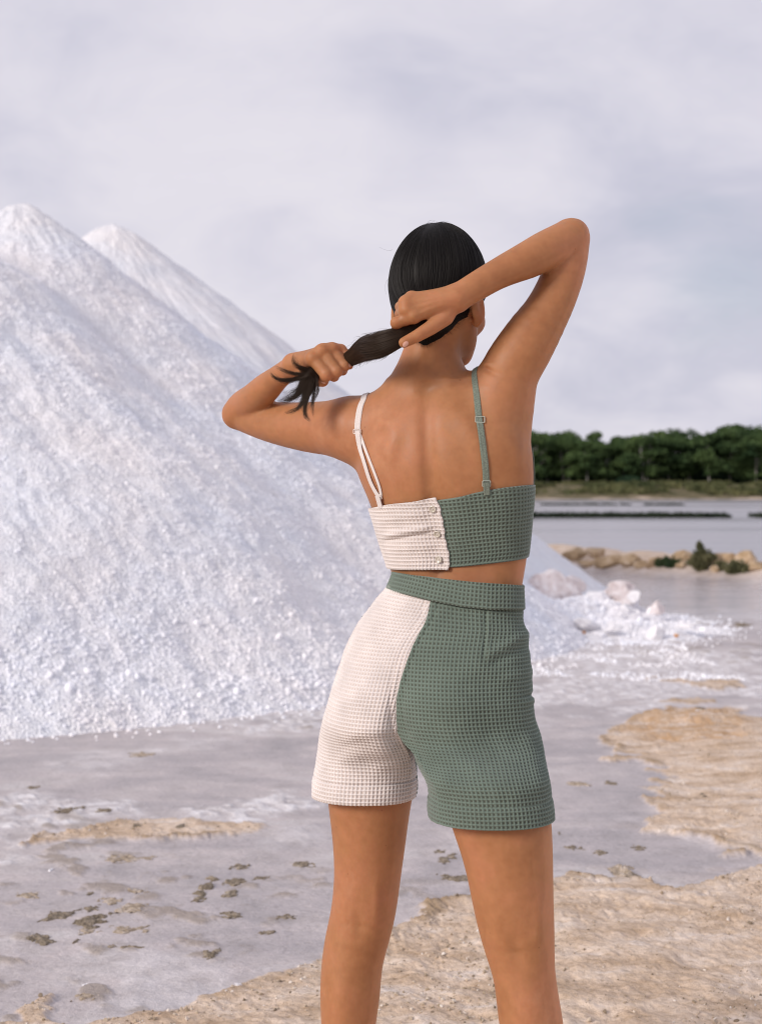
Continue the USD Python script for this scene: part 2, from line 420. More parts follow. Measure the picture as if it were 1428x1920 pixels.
# forearms and hands
A2 = Field(*ax_body)
A2.chain([pxr_(446, 776, 2.842, .0300), pxr_(455, 764, 2.828, .0305), pxr_(471, 752, 2.79, .0295), pxr_(495, 731, 2.74, .0275), pxr_(522, 707, 2.69, .0215), pxr_(549, 685, 2.645, .0185)], 0.01, 16)
A2.bump(U(432, 778, 2.83), .004, .016)
A2.chain([pxr_(1068, 446, 2.560, .0335), pxr_(1048, 458, 2.545, .0345), pxr_(1020, 471, 2.528, .0335), pxr_(991, 486, 2.513, .0315), pxr_(958, 501, 2.50, .0280), pxr_(926, 517, 2.49, .0252), pxr_(892, 537, 2.48, .0240),
          pxr_(858, 557, 2.472, .0228)], 0.01, 20)
A2.bump(U(1086, 425, 2.56), .003, .018)
def hand(wrist, mcps, fingers, thumb, rw, palm_k=0.007):
    hnd = Field(*ax_body)
    w = np.asarray(wrist, float)
    m = [np.asarray(p, float) for p in mcps]
    for a in m:                                                  # the back of the hand: metacarpals under one skin
        hnd.chain([[*w[:3], rw], [*(w[:3] * .5 + a[:3] * .5), (rw + a[3]) * .5 * .93], a], palm_k, 8)
    for a, b in zip(m[:-1], m[1:]):
        hnd.chain([a * 1.0, b * 1.0], palm_k, 4)
    for a in m:
        hnd.ellipsoid(a[:3], np.full(3, a[3] * 1.10), 0.003)
    for a, f in zip(m, fingers):
        hnd.chain([a] + [np.asarray(q, float) for q in f], 0.0016, 4, spline=False)
        for q in f[:-1]:
            hnd.ellipsoid(q[:3], np.full(3, q[3] * 1.07), 0.002)
    hnd.chain([[*(w[:3] * .75 + np.asarray(thumb[0])[:3] * .25), rw * .7]] + [np.asarray(q, float) for q in thumb], 0.0035, 5, spline=False)
    return hnd
P = pxr_
LH = hand(P(551, 684, 2.64, .0185),
          [P(588, 672, 2.584, .0128), P(605, 659, 2.585, .0120), P(622, 656, 2.590, .0112), P(638, 657, 2.598, .0098)],
          [[P(612, 702, 2.572, .0112), P(606, 711, 2.600, .0096), P(598, 700, 2.614, .0078)],
           [P(631, 696, 2.574, .0104), P(626, 706, 2.603, .0086), P(616, 694, 2.616, .0075)],
           [P(646, 685, 2.581, .0096), P(642, 695, 2.607, .0080), P(632, 684, 2.619, .0070)],
           [P(655, 668, 2.592, .0084), P(657.5, 678, 2.604, .0072), P(655, 686, 2.612, .0066)]],
          [P(572, 700, 2.612, .0118), P(588, 713, 2.604, .0105), P(605, 716, 2.600, .0088)], .0185)
RH = hand(P(853, 560, 2.472, .0215),
          [P(774, 592, 2.460, .0118), P(762, 581, 2.462, .0114), P(761, 568, 2.466, .0108), P(771, 558, 2.474, .0098)],
          [[P(743, 605, 2.466, .0098), P(744, 614, 2.490, .0086), P(760, 618, 2.503, .0075)],
           [P(751, 588, 2.492, .0096), P(760, 602, 2.512, .0086), P(772, 612, 2.515, .0075)],
           [P(751, 575, 2.500, .0092), P(762, 590, 2.518, .0082), P(774, 600, 2.520, .0072)],
           [P(759, 564, 2.506, .0084), P(768, 577, 2.522, .0074), P(778, 586, 2.524, .0066)]],
          [P(834, 594, 2.470, .0150), P(806, 615, 2.460, .0122), P(781, 630, 2.453, .0104), P(757, 642, 2.450, .0088)], .0215)
for a in ((774, 592, 2.449), (762, 581, 2.451), (761, 568, 2.455)):
    RH.bump(U(*a), .0014, .0055)
for a, b in (((830, 570, 2.450), (780, 590, 2.448)), ((832, 562, 2.450), (770, 578, 2.449)), ((834, 555, 2.452), (770, 566, 2.452))):
    a, b = U(*a), U(*b); d = (b - a) / np.linalg.norm(b - a); e = np.cross(d, [0, 1.0, 0]); RH.bump((a + b) / 2, .0011, (.026, .012, .0022), np.array([d, np.cross(e, d), e]))
A2.merge(LH, 0.005); A2.merge(RH, 0.005)
del LH, RH
B.merge(A2, 0.0035)
del A2

body = B.mesh()
def keep_biggest(m):
    lab = trimesh.graph.connected_component_labels(m.face_adjacency, node_count=len(m.faces))
    big = np.bincount(lab).argmax()
    m.update_faces(lab == big); m.remove_unreferenced_vertices()
    return m
body = keep_biggest(body)
_v = np.array(body.vertices); _r = relax(body, 8, 0.5, 0.52, 0.0025); _s = relax(body, 2, 0.5, 0.52, 0.001)
_hand = ((_v[:, 0] > HX[0] - .01) & (_v[:, 0] < -.04) & (_v[:, 2] > 1.41) & (_v[:, 2] < 1.52)) | ((_v[:, 1] < 2.53) & (_v[:, 0] < .12) & (_v[:, 2] > 1.47) & (_v[:, 2] < 1.60))
body.vertices = np.where(_hand[:, None], _s, _r)
# ------------------------------------------------------------------ clothes: waffle cloth as real relief
PITCH = 0.0069
def waffle(s, t, depth=0.0017, w=0.0011):
    """Relief of waffle cloth: thin ridges on a square grid, pits between them."""
    a = np.abs((s / PITCH) % 1.0 - 0.5) * PITCH
    b = np.abs((t / PITCH) % 1.0 - 0.5) * PITCH
    ra, rb = np.exp(-(a / w) ** 2), np.exp(-(b / w) ** 2)
    return depth * np.maximum(ra, rb) + 0.25 * depth * np.minimum(ra, rb)

def normals_of(P, closed=False):
    du = (np.roll(P, -1, 1) - np.roll(P, 1, 1)) if closed else np.gradient(P, axis=1)
    n = np.cross(du, np.gradient(P, axis=0))
    return n / np.maximum(np.linalg.norm(n, axis=-1, keepdims=True), 1e-12)

def px(P):
    return CU + P[..., 0] * FPX / P[..., 1], CV + (EYE - P[..., 2]) * FPX / P[..., 1]

def fold(u, v, a, b, w, soft=14.0):
    """1 along the pixel segment a-b, falling off over w pixels across it."""
    a, b = np.asarray(a, float), np.asarray(b, float); d = b - a; L = np.linalg.norm(d); d /= L
    t = (u - a[0]) * d[0] + (v - a[1]) * d[1]; c = (u - a[0]) * -d[1] + (v - a[1]) * d[0]
    return np.exp(-(c / w) ** 2) * sstep(-soft, soft, t) * sstep(-soft, soft, L - t)

def cloth_mat(name, ridge, pit, rough=0.85):
    return usdkit.material(stage, '/World/Looks/' + name, {
        'uv': ('attribute', {'attribute': 'st'}),
        'sep': ('separate_xyz', {}),
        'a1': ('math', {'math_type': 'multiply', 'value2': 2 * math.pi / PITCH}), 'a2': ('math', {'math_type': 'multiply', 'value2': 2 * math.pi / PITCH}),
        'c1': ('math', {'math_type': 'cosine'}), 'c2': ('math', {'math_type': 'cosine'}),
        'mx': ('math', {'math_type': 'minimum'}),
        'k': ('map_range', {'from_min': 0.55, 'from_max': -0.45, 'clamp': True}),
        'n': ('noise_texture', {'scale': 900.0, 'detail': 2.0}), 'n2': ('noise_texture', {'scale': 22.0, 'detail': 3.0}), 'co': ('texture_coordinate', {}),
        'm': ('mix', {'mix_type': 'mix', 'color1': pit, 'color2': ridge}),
        'v': ('rgb_ramp', {'ramp': [(0.3, (0.84,) * 3), (0.7, (1.1,) * 3)]}), 'mm': ('mix', {'mix_type': 'multiply', 'fac': 0.8}),
        'v2': ('rgb_ramp', {'ramp': [(0.3, (0.90,) * 3), (0.7, (1.07,) * 3)]}), 'm3': ('mix', {'mix_type': 'multiply', 'fac': 1.0}),
        'b': ('bump', {'strength': 0.35, 'distance': 0.0006}),
        'p': ('principled_bsdf', {'roughness': rough, 'sheen_weight': 0.25, 'sheen_roughness': 0.5, 'specular_ior_level': 0.2}),
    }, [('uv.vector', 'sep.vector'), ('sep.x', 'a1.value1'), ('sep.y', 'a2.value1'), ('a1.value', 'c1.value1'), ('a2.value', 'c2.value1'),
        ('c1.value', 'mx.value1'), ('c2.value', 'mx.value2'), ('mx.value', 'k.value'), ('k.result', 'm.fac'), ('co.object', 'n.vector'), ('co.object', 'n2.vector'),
        ('n.fac', 'v.fac'), ('m.color', 'mm.color1'), ('v.color', 'mm.color2'), ('n2.fac', 'v2.fac'), ('mm.color', 'm3.color1'), ('v2.color', 'm3.color2'),
        ('n.fac', 'b.height'), ('b.normal', 'p.normal'), ('m3.color', 'p.base_color')], surface='p.BSDF')

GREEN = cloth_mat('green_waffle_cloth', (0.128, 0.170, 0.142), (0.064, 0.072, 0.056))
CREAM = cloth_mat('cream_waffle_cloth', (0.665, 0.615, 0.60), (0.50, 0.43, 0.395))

# ---- the crop top: rings around the torso, stretched over its hollows
zs_b = np.linspace(1.035, 1.29, 52)
th_b = np.linspace(-math.pi, math.pi, 241)[:-1]
rr = np.linspace(0.02, 0.26, 200)
cx_, cy_ = T_xc(zs_b), T_yc(zs_b)
pp = np.stack(np.broadcast_arrays(cx_[:, None, None] + rr * np.sin(th_b)[None, :, None], cy_[:, None, None] - rr * np.cos(th_b)[None, :, None], zs_b[:, None, None]), -1)
vals = B.sample(pp)
first = np.argmax(vals > 0, axis=2)
i0 = np.maximum(first - 1, 0)
va, vb = np.take_along_axis(vals, i0[..., None], 2)[..., 0], np.take_along_axis(vals, first[..., None], 2)[..., 0]
ring = rr[i0] + (rr[1] - rr[0]) * np.where(vb != va, -va / np.where(vb != va, vb - va, 1), 0)
from scipy.spatial import ConvexHull
def taut(r):
    q = np.stack([r * np.sin(th_b), -r * np.cos(th_b)], 1)
    h = q[ConvexHull(q).vertices]
    ang = np.arctan2(h[:, 0], -h[:, 1]); o = np.argsort(ang); h, ang = h[o], ang[o]
    h2, a2 = np.vstack([h[-1], h, h[0]]), np.r_[ang[-1] - 2 * math.pi, ang, ang[0] + 2 * math.pi]
    k = np.clip(np.searchsorted(a2, th_b) - 1, 0, len(a2) - 2)
    p, d = h2[k], h2[k + 1] - h2[k]
    e = np.stack([np.sin(th_b), -np.cos(th_b)], 1)
    den = e[:, 0] * d[:, 1] - e[:, 1] * d[:, 0]
    return (p[:, 0] * d[:, 1] - p[:, 1] * d[:, 0]) / den
ring = np.array([0.6 * taut(r) + 0.4 * r for r in ring])
ring = np.maximum(gaussian_filter(ring, (1.5, 1.5), mode=('nearest', 'wrap')), 0)
ring3 = np.hstack([ring, ring, ring]); th3 = np.r_[th_b - 2 * math.pi, th_b, th_b + 2 * math.pi]
ring_at = RegularGridInterpolator((zs_b, th3), ring3, bounds_error=False, fill_value=None, method='linear')

def edge_curve(pts, d):
    p = U([a for a, _ in pts], [b for _, b in pts], d)
    return PchipInterpolator(p[:, 0], p[:, 2])
TOP_C = edge_curve([(690, 955), (697.4, 953.5), (732, 946.5), (780, 941), (816.5, 932.5), (850, 926)], [2.615, 2.61, 2.55, 2.515, 2.505, 2.50])
TOP_G = edge_curve([(700, 952), (822, 938), (858.5, 932.5), (892, 924), (948, 914), (998.5, 908.7), (1003, 908.5)], [2.6, 2.505, 2.495, 2.49, 2.50, 2.575, 2.58])
BOT_C = edge_curve([(725, 1066), (736.6, 1067), (790, 1069), (843, 1069), (860, 1069)], [2.62, 2.615, 2.55, 2.53, 2.53])
BOT_G = edge_curve([(730, 1066), (844.5, 1064), (920, 1056), (990, 1043), (1000, 1040)], [2.6, 2.53, 2.53, 2.59, 2.60])
_e = U(np.array([816.5, 824, 828, 833, 836, 841.7, 844.5, 843]), np.array([932.5, 945, 963, 985.7, 1011, 1033, 1050, 1068]), 2.515)
OVER = lambda z: np.interp(z, _e[::-1, 2], _e[::-1, 0])

def band(theta_of_edge, theta_end, top, bot, off, nx, ny, cream):
    t = np.linspace(0, 1, ny)[:, None]
    # the edge angle on every row, refined as the ring is known
    q = np.linspace(0, 1, nx)[None, :]
    zc = 1.15
    zz = np.full((ny, nx), zc) + (t - .5) * .12
    th = None
    for _ in range(4):
        ze = zz[:, :1]
        xe = OVER(ze)
        re = ring_at(np.stack([ze, np.zeros_like(ze)], -1)) if th is None else ring_at(np.stack([ze, th[:, :1]], -1))
        te = np.arcsin(np.clip((xe - T_xc(ze)) / re, -.9, .9)) + theta_of_edge
        th = te + (theta_end - te) * q
        r = ring_at(np.stack([zz, th], -1))
        x = T_xc(zz) + r * np.sin(th)
        zz = bot(x) + (top(x) - bot(x)) * t
    r = ring_at(np.stack([zz, th], -1))
    P = np.stack([T_xc(zz) + (r + off) * np.sin(th), T_yc(zz) - (r + off) * np.cos(th), zz], -1)
    s = np.cumsum(np.r_[0, np.linalg.norm(np.diff(P[ny // 2], axis=0), axis=1)])[None, :] + 0 * zz
    tt = np.cumsum(np.vstack([np.zeros(nx), np.linalg.norm(np.diff(P, axis=0), axis=2)]), 0)
    return P, s, tt - tt[:1]

def cloth_piece(name, P, s, t, mat, parent, amp, flip=False, thick=0.0022, hem=False):
    """One panel: the relief outside, a plain lining inside, closed along its edges."""
    N = normals_of(P)
    if flip:
        N = -N
    far = t[-1:] - t
    plain = sstep(.0035, .0055, t) * sstep(.0035, .0055, far) if hem else 1.0
    out = P + N * (waffle(s, t) * amp * plain + ((.0016 * np.exp(-((t - .0022) / .0016) ** 2) + .0016 * np.exp(-((far - .0022) / .0016) ** 2)) if hem else 0))[..., None]
    inn = P - N * thick
    ny, nx = P.shape[:2]
    f = grid_faces(ny, nx)
    if flip:
        f = f[:, ::-1]
    V = np.vstack([out.reshape(-1, 3), inn.reshape(-1, 3)]); n = ny * nx
    rim = np.r_[np.arange(nx), np.arange(1, ny) * nx + nx - 1, (ny - 1) * nx + np.arange(nx - 2, -1, -1), np.arange(ny - 2, 0, -1) * nx]
    nxt = np.roll(rim, -1)
    side = np.stack([rim, nxt, nxt + n, rim + n], 1)
    if not flip:
        side = side[:, ::-1]
    F = np.vstack([f, f[:, ::-1] + n, side])
    uv = np.vstack([np.stack([s, t], -1).reshape(-1, 2)] * 2)
    return obj(name, (V, F), mat, parent, smooth=True, uv=uv)

person = thing('person', (0, 0, 0))
tag(person, 'tanned woman seen from behind in a cream and green outfit, pulling her dark ponytail sideways', 'person')

SKIN = usdkit.material(stage, '/World/Looks/skin', {
    'co': ('texture_coordinate', {}),
    'n1': ('noise_texture', {'scale': 6.5, 'detail': 5.0, 'roughness': 0.6}),
    'n2': ('noise_texture', {'scale': 70.0, 'detail': 3.0, 'roughness': 0.6}),
    'n3': ('noise_texture', {'scale': 1400.0, 'detail': 2.0}),
    'v': ('voronoi_texture', {'scale': 26.0, 'randomness': 1.0}),
    'r1': ('rgb_ramp', {'ramp': [(0.30, (0.285, 0.118, 0.048)), (0.48, (0.350, 0.156, 0.068)), (0.60, (0.385, 0.165, 0.080)), (0.72, (0.43, 0.205, 0.108))]}),
    'r2': ('rgb_ramp', {'ramp': [(0.3, (0.92, 0.90, 0.885)), (0.7, (1.05, 1.05, 1.05))]}),
    'mole': ('rgb_ramp', {'ramp': [(0.0, (0.42, 0.33, 0.30)), (0.030, (0.5, 0.4, 0.36)), (0.048, (1, 1, 1))]}),
    'm': ('mix', {'mix_type': 'multiply', 'fac': 1.0}), 'm2': ('mix', {'mix_type': 'multiply', 'fac': 0.45}),
    'rr': ('map_range', {'from_min': 0.3, 'from_max': 0.7, 'to_min': 0.44, 'to_max': 0.64}),
    'n5': ('noise_texture', {'scale': 260.0, 'detail': 4.0, 'roughness': 0.7}), 'hh': ('math', {'math_type': 'multiply_add', 'value2': 0.5}), 'b': ('bump', {'strength': 0.30, 'distance': 0.0006}),
    'p': ('principled_bsdf', {'subsurface_weight': 0.22, 'subsurface_radius': (1.0, 0.35, 0.18), 'subsurface_scale': 0.006, 'specular_ior_level': 0.30}),
}, [('co.object', 'n1.vector'), ('co.object', 'n2.vector'), ('co.object', 'n3.vector'), ('co.object', 'v.vector'), ('n1.fac', 'r1.fac'), ('n2.fac', 'r2.fac'), ('v.distance', 'mole.fac'),
    ('r1.color', 'm.color1'), ('r2.color', 'm.color2'), ('m.color', 'm2.color1'), ('mole.color', 'm2.color2'), ('m2.color', 'p.base_color'), ('n2.fac', 'rr.value'), ('rr.result', 'p.roughness'),
    ('co.object', 'n5.vector'), ('n3.fac', 'hh.value1'), ('n5.fac', 'hh.value3'), ('hh.value', 'b.height'), ('b.normal', 'p.normal')], surface='p.BSDF')
obj('body', body, SKIN, person, smooth=True)

NB = 300
P, s, t = band(-0.24, math.pi - .02, TOP_G, BOT_G, 0.0028, 350, 130, False)
u_, v_ = px(P)
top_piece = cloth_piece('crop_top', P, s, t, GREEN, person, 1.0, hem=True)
tag(top_piece, 'green waffle cloth side of the crop top')
P, s, t = band(0.0, -math.pi + .02, TOP_C, BOT_C, 0.0052, 340, 130, True)
u_, v_ = px(P)
N = -normals_of(P)
back_side = (P[..., 1] < T_yc(P[..., 2]) + .02)
wr = 0.0042 * fold(u_, v_, (722, 1004), (806, 988), 6.0) - 0.0030 * fold(u_, v_, (722, 1014), (800, 1000), 5.0) + 0.0018 * fold(u_, v_, (735, 1030), (820, 1022), 8) + 0.0016 * fold(u_, v_, (712, 975), (800, 962), 7) + .0012 * np.exp(-((u_ - OVER(P[..., 2]) * FPX / 2.515 - CU + 4) / 5) ** 2)
P = P + N * (wr * back_side)[..., None]
P[..., 0] += .0009 * np.sin(P[..., 2] * 330) * np.exp(-np.linspace(0, 1, P.shape[1])[None, :] * 30)
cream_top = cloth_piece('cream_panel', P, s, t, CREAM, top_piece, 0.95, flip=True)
tag(cream_top, 'cream buttoned half of the crop top')
cream_P = P

# ---- ray casting on the body for straps and buttons
def on_body(u, v, lift=0.0, start=2.30, stop=2.95, field=None):
    u, v = np.atleast_1d(np.asarray(u, float)), np.atleast_1d(np.asarray(v, float))
    d = np.linspace(start, stop, 700)
    f = B.sample(U(u[:, None], v[:, None], d[None, :])) - lift
    k = np.argmax(f < 0, axis=1)
    k = np.where((f < 0).any(1), k, np.argmin(f, axis=1))
    return U(u, v, d[k])

def spaced(P, n):
    P = np.asarray(P, float)
    s = np.r_[0, np.cumsum(np.linalg.norm(np.diff(P, axis=0), axis=1))]
    from scipy.interpolate import make_interp_spline
    return make_interp_spline(s, P, k=min(3, len(P) - 1))(np.linspace(0, s[-1], n))

def ribbon(P, width, thick, normal_hint, n=60, teeth=0.0):
    """A flat strap with rounded edges along P; normal_hint gives its outside."""
    P = gaussian_filter(spaced(P, n), (1.0, 0), mode='nearest')
    T = np.gradient(P, axis=0); T /= np.linalg.norm(T, axis=1, keepdims=True)
    Nn = normal_hint(P); Nn -= (Nn * T).sum(1, keepdims=True) * T; Nn /= np.linalg.norm(Nn, axis=1, keepdims=True)
    W = np.cross(T, Nn)
    prof = np.array([(-1, -.5), (-1.04, 0), (-.97, .5), (-.6, 1), (-.2, .8), (.2, .8), (.6, 1), (.97, .5), (1.04, 0), (1, -.5)])
    k = np.arange(n)[:, None, None]
    wv = width / 2 * (1 + teeth * np.sin(k * 2.1))
    V = P[:, None] + W[:, None] * prof[None, :, :1] * wv + Nn[:, None] * (prof[None, :, 1:] + .6) * thick
    m = len(prof)
    f = grid_faces(n, m, closed=True)
    caps = [[0, i + 1, i, 0] for i in range(1, m - 1)] + [[(n - 1) * m, (n - 1) * m + i, (n - 1) * m + i + 1, (n - 1) * m] for i in range(1, m - 1)]
    tri = np.vstack([tris(f), np.array(caps)[:, :3]])
    return trimesh.Trimesh(V.reshape(-1, 3), tri, process=False)

def body_normal(P, e=0.006):
    g = np.stack([B.sample(P + np.eye(3)[i] * e) - B.sample(P - np.eye(3)[i] * e) for i in range(3)], -1)
    return g / np.maximum(np.linalg.norm(g, axis=1, keepdims=True), 1e-9)

def strap_path(pts, over=0.07):
    P = on_body([p[0] for p in pts], [p[1] for p in pts])
    P = spaced(P, 24)
    P = P + body_normal(P) * 0.0006
    if over:
        y = np.linspace(P[0, 1] + .006, P[0, 1] + over, 9)[::-1]
        z = np.linspace(P[0, 2] + .03, P[0, 2] - .12, 300)
        top = []
        for k, yy in enumerate(y):
            f = B.sample(np.stack([np.full(300, P[0, 0] + (yy - P[0, 1]) * .15), np.full(300, yy), z], -1))
            j = np.argmax(f < 0) if (f < 0).any() else None
            if j is not None:
                top.append([P[0, 0] + (yy - P[0, 1]) * .15, yy, z[j] + .0006])
        if top:
            P = np.vstack([top, P])
    return P

STRAP_G, STRAP_C = GREEN, usdkit.material(stage, '/World/Looks/cream_strap', {
    'co': ('texture_coordinate', {}), 'n': ('noise_texture', {'scale': 500.0, 'detail': 2.0}),
    'r': ('rgb_ramp', {'ramp': [(0.35, (0.585, 0.54, 0.525)), (0.65, (0.665, 0.615, 0.60))]}),
    'b': ('bump', {'strength': 0.5, 'distance': 0.0008}),
    'p': ('principled_bsdf', {'roughness': 0.85})}, [('co.object', 'n.vector'), ('n.fac', 'r.fac'), ('r.color', 'p.base_color'), ('n.fac', 'b.height'), ('b.normal', 'p.normal')], surface='p.BSDF')
STRAP_G = usdkit.material(stage, '/World/Looks/green_strap', {
    'co': ('texture_coordinate', {}), 'n': ('noise_texture', {'scale': 420.0, 'detail': 2.0}),
    'r': ('rgb_ramp', {'ramp': [(0.36, (0.112, 0.132, 0.106)), (0.62, (0.165, 0.200, 0.162))]}),
    'b': ('bump', {'strength': 0.6, 'distance': 0.001}),
    'p': ('principled_bsdf', {'roughness': 0.85})}, [('co.object', 'n.vector'), ('n.fac', 'r.fac'), ('r.color', 'p.base_color'), ('n.fac', 'b.height'), ('b.normal', 'p.normal')], surface='p.BSDF')
SHELL = usdkit.material(stage, '/World/Looks/shell_button', {
    'co': ('texture_coordinate', {}), 'n': ('noise_texture', {'scale': 160.0, 'detail': 3.0, 'distortion': 1.0}),
    'r': ('rgb_ramp', {'ramp': [(0.3, (0.36, 0.33, 0.26)), (0.5, (0.50, 0.46, 0.40)), (0.7, (0.60, 0.55, 0.50))]}),
    'p': ('principled_bsdf', {'roughness': 0.25, 'specular_ior_level': 0.5})}, [('co.object', 'n.vector'), ('n.fac', 'r.fac'), ('r.color', 'p.base_color')], surface='p.BSDF')
CLEAR = usdkit.material(stage, '/World/Looks/pale_plastic', {'p': ('principled_bsdf', {'base_color': (0.36, 0.40, 0.35), 'roughness': 0.3, 'specular_ior_level': 0.6})}, [], surface='p.BSDF')
PEARL = usdkit.material(stage, '/World/Looks/cream_plastic', {'p': ('principled_bsdf', {'base_color': (0.66, 0.59, 0.55), 'roughness': 0.4})}, [], surface='p.BSDF')

sp = strap_path([(889, 701), (891, 722), (893.5, 742), (897.5, 784), (900, 800)])
obj('strap', ribbon(sp, 0.0105, 0.0011, body_normal, 70, .02), STRAP_G, top_piece)
sp = strap_path([(897.5, 782), (900.5, 805), (903.5, 826), (906.5, 850), (909, 870), (910.5, 890), (911.2, 905)], 0)
obj('strap', ribbon(sp + body_normal(sp) * .0012, 0.0108, 0.0013, body_normal, 70, .02), STRAP_G, top_piece)
sp = strap_path([(911, 903), (911.5, 915), (912, 927)], 0)
obj('strap', ribbon(sp + body_normal(sp) * .0042, 0.0105, 0.0012, body_normal, 20, .02), STRAP_G, top_piece)
sp = strap_path([(681, 751), (675, 766), (672, 784), (670.5, 800), (671, 812)])
cs = obj('strap', ribbon(sp, 0.0112, 0.0011, body_normal, 70, .03), STRAP_C, cream_top)
sp = strap_path([(671, 808), (673.5, 825), (677, 842), (682, 858), (688, 878), (696, 902), (706, 922), (714, 934)], 0)
obj('strap', ribbon(sp + body_normal(sp) * .0012, 0.0098, 0.0013, body_normal, 70, .03), STRAP_C, cream_top)
sp = strap_path([(674, 812), (682, 832), (690, 853), (699, 876), (707, 897), (713, 915), (715, 932)], 0)
obj('strap', ribbon(sp + body_normal(sp) * .0005, 0.0062, 0.0010, body_normal, 70, .03), STRAP_C, cream_top)
sp = strap_path([(712, 928), (715, 938), (718, 950)], 0)
obj('strap', ribbon(sp + body_normal(sp) * .0048, 0.0115, 0.0014, body_normal, 20, .03), STRAP_C, cream_top)
# the strap that shows past her right side
sp = np.vstack([U([996.5, 999.0, 1000.0, 999.0], [842, 868, 892, 912], [2.64, 2.62, 2.61, 2.605])])
obj('strap', ribbon(sp, 0.009, 0.0011, lambda p: np.broadcast_to([1.0, .15, 0], p.shape).copy(), 30, .02), STRAP_G, top_piece)

def frame_at(p, n, up=(0, 0, 1)):
    n = n / np.linalg.norm(n); x = np.cross(up, n); x /= np.linalg.norm(x); y = np.cross(n, x)
    M = np.eye(4); M[:3, 0], M[:3, 1], M[:3, 2], M[:3, 3] = x, y, n, p
    return M

def slider(u, v, w, h, lift, mat, parent, tilt=0.0):
    p = on_body(u, v)[0]; n = body_normal(p[None])[0]
    q = np.array([(-w, -h), (w, -h), (w, h), (-w, h)]) / 2
    from shapely.geometry import LinearRing
    pts = np.array(LinearRing(q).buffer(0.0012, join_style=1).exterior.coords)
    c = np.array([[*a, 0] for a in pts])
    prof = np.stack([np.cos(np.linspace(0, 2 * np.pi, 7)[:-1]), np.sin(np.linspace(0, 2 * np.pi, 7)[:-1])], 1) * .0008
    t = np.roll(c[:-1], -1, 0) - np.roll(c[:-1], 1, 0); t /= np.linalg.norm(t, axis=1, keepdims=True)
    o = np.stack([t[:, 1], -t[:, 0], 0 * t[:, 0]], 1)
    V = c[:-1, None] + o[:, None] * prof[None, :, :1] + np.array([0, 0, 1.0]) * prof[None, :, 1:]
    k, m = len(c) - 1, len(prof)
    i, j = np.meshgrid(np.arange(k), np.arange(m), indexing='ij')
    f = np.stack([i * m + j, ((i + 1) % k) * m + j, ((i + 1) % k) * m + (j + 1) % m, i * m + (j + 1) % m], -1).reshape(-1, 4)
    mesh = trimesh.Trimesh(V.reshape(-1, 3), tris(f), process=False)
    mesh.fix_normals()
    mesh.apply_transform(trimesh.transformations.rotation_matrix(tilt, [0, 0, 1]))
    mesh.apply_transform(frame_at(p + n * lift, n))
    return obj('strap_slider', mesh, mat, parent, smooth=True)
slider(899.5, 788, .0125, .0085, .0035, CLEAR, top_piece, -.05)
slider(911.3, 906, .0105, .0070, .0045, CLEAR, top_piece, -.02)
slider(671, 809, .0118, .0050, .0035, PEARL, cream_top, .0)
slider(713.5, 932, .0108, .0045, .0035, PEARL, cream_top, .3)

def button_mesh():
    prof = np.array([(0.0002, .0004), (.0028, .0006), (.0040, .0016), (.0052, .0020), (.0060, .0015), (.0062, .0006), (.0058, -.0006), (.0002, -.0008)])
    m = trimesh.creation.revolve(prof, sections=28)
    return m
for u, v, tw in ((812, 953.5, .4), (821, 1000, .9), (824, 1049, 1.4)):
    uu, vv = px(cream_P)
    k = np.unravel_index(np.argmin((uu - u) ** 2 + (vv - v) ** 2 + 1e6 * (cream_P[..., 1] > 2.6)), uu.shape)
    p, n = cream_P[k], (-normals_of(cream_P))[k]
    n = n + np.array([.10 * math.sin(tw * 3), 0, .12 * math.cos(tw * 4)])
    M = frame_at(p + n / np.linalg.norm(n) * .0030, n)
    b = button_mesh(); b.apply_transform(M)
    bt = obj('button', b, SHELL, cream_top, smooth=40)
    th = []
    for a in (-1, 1):
        c = trimesh.creation.icosphere(1, .00075); c.apply_scale([1, 1, .5]); c.apply_translation([a * .0013 * math.cos(tw), a * .0013 * math.sin(tw), .0007]); th.append(c)
    c = trimesh.creation.box([.0026, .0006, .0005]); c.apply_transform(trimesh.transformations.rotation_matrix(tw, [0, 0, 1])); c.apply_translation([0, 0, .0010]); th.append(c)
    c = trimesh.util.concatenate(th); c.apply_transform(M)
    obj('thread', c, STRAP_C, bt)

# ---- the shorts: each half is a tube whose inner wall above the crotch lies inside
SEAM = np.array([(808, 1124), (801.6, 1153.5), (784, 1185), (770, 1209.5), (756, 1244.6), (747, 1276), (743, 1307.6), (742.8, 1332), (745.6, 1360), (752.6, 1377.6), (765, 1397), (777, 1419.6), (784, 1440)])
OUT_L = np.array([(735, 1096), (730, 1108), (700, 1146.5), (667, 1185), (649, 1216.6), (637.5, 1255), (624, 1297), (614, 1325), (602, 1374), (595, 1416), (589.8, 1447.6), (586.5, 1475), (587, 1500)])
OUT_R = np.array([(980, 1096), (979, 1139.5), (986, 1172.8), (989, 1202.5), (993, 1255), (997.0, 1304), (1000, 1335.6), (1010, 1370.6), (1018.7, 1412.6), (1025.7, 1447.6), (1032.7, 1493), (1036, 1520), (1037, 1560)])
INN_L = np.array([(765, 1380), (777, 1419), (781, 1440), (781, 1465), (776, 1497)])
INN_R = np.array([(765, 1380), (778, 1419), (789, 1444), (800, 1468.7), (804, 1482.7), (804, 1505), (808, 1545)])
def cv(tab):
    f = PchipInterpolator(tab[:, 1], tab[:, 0], extrapolate=True)
    return f
f_seam, f_ol, f_or, f_il, f_ir = map(cv, (SEAM, OUT_L, OUT_R, INN_L, INN_R))
DL, DR = 2.668, 2.492                                          # distance of each leg of the shorts
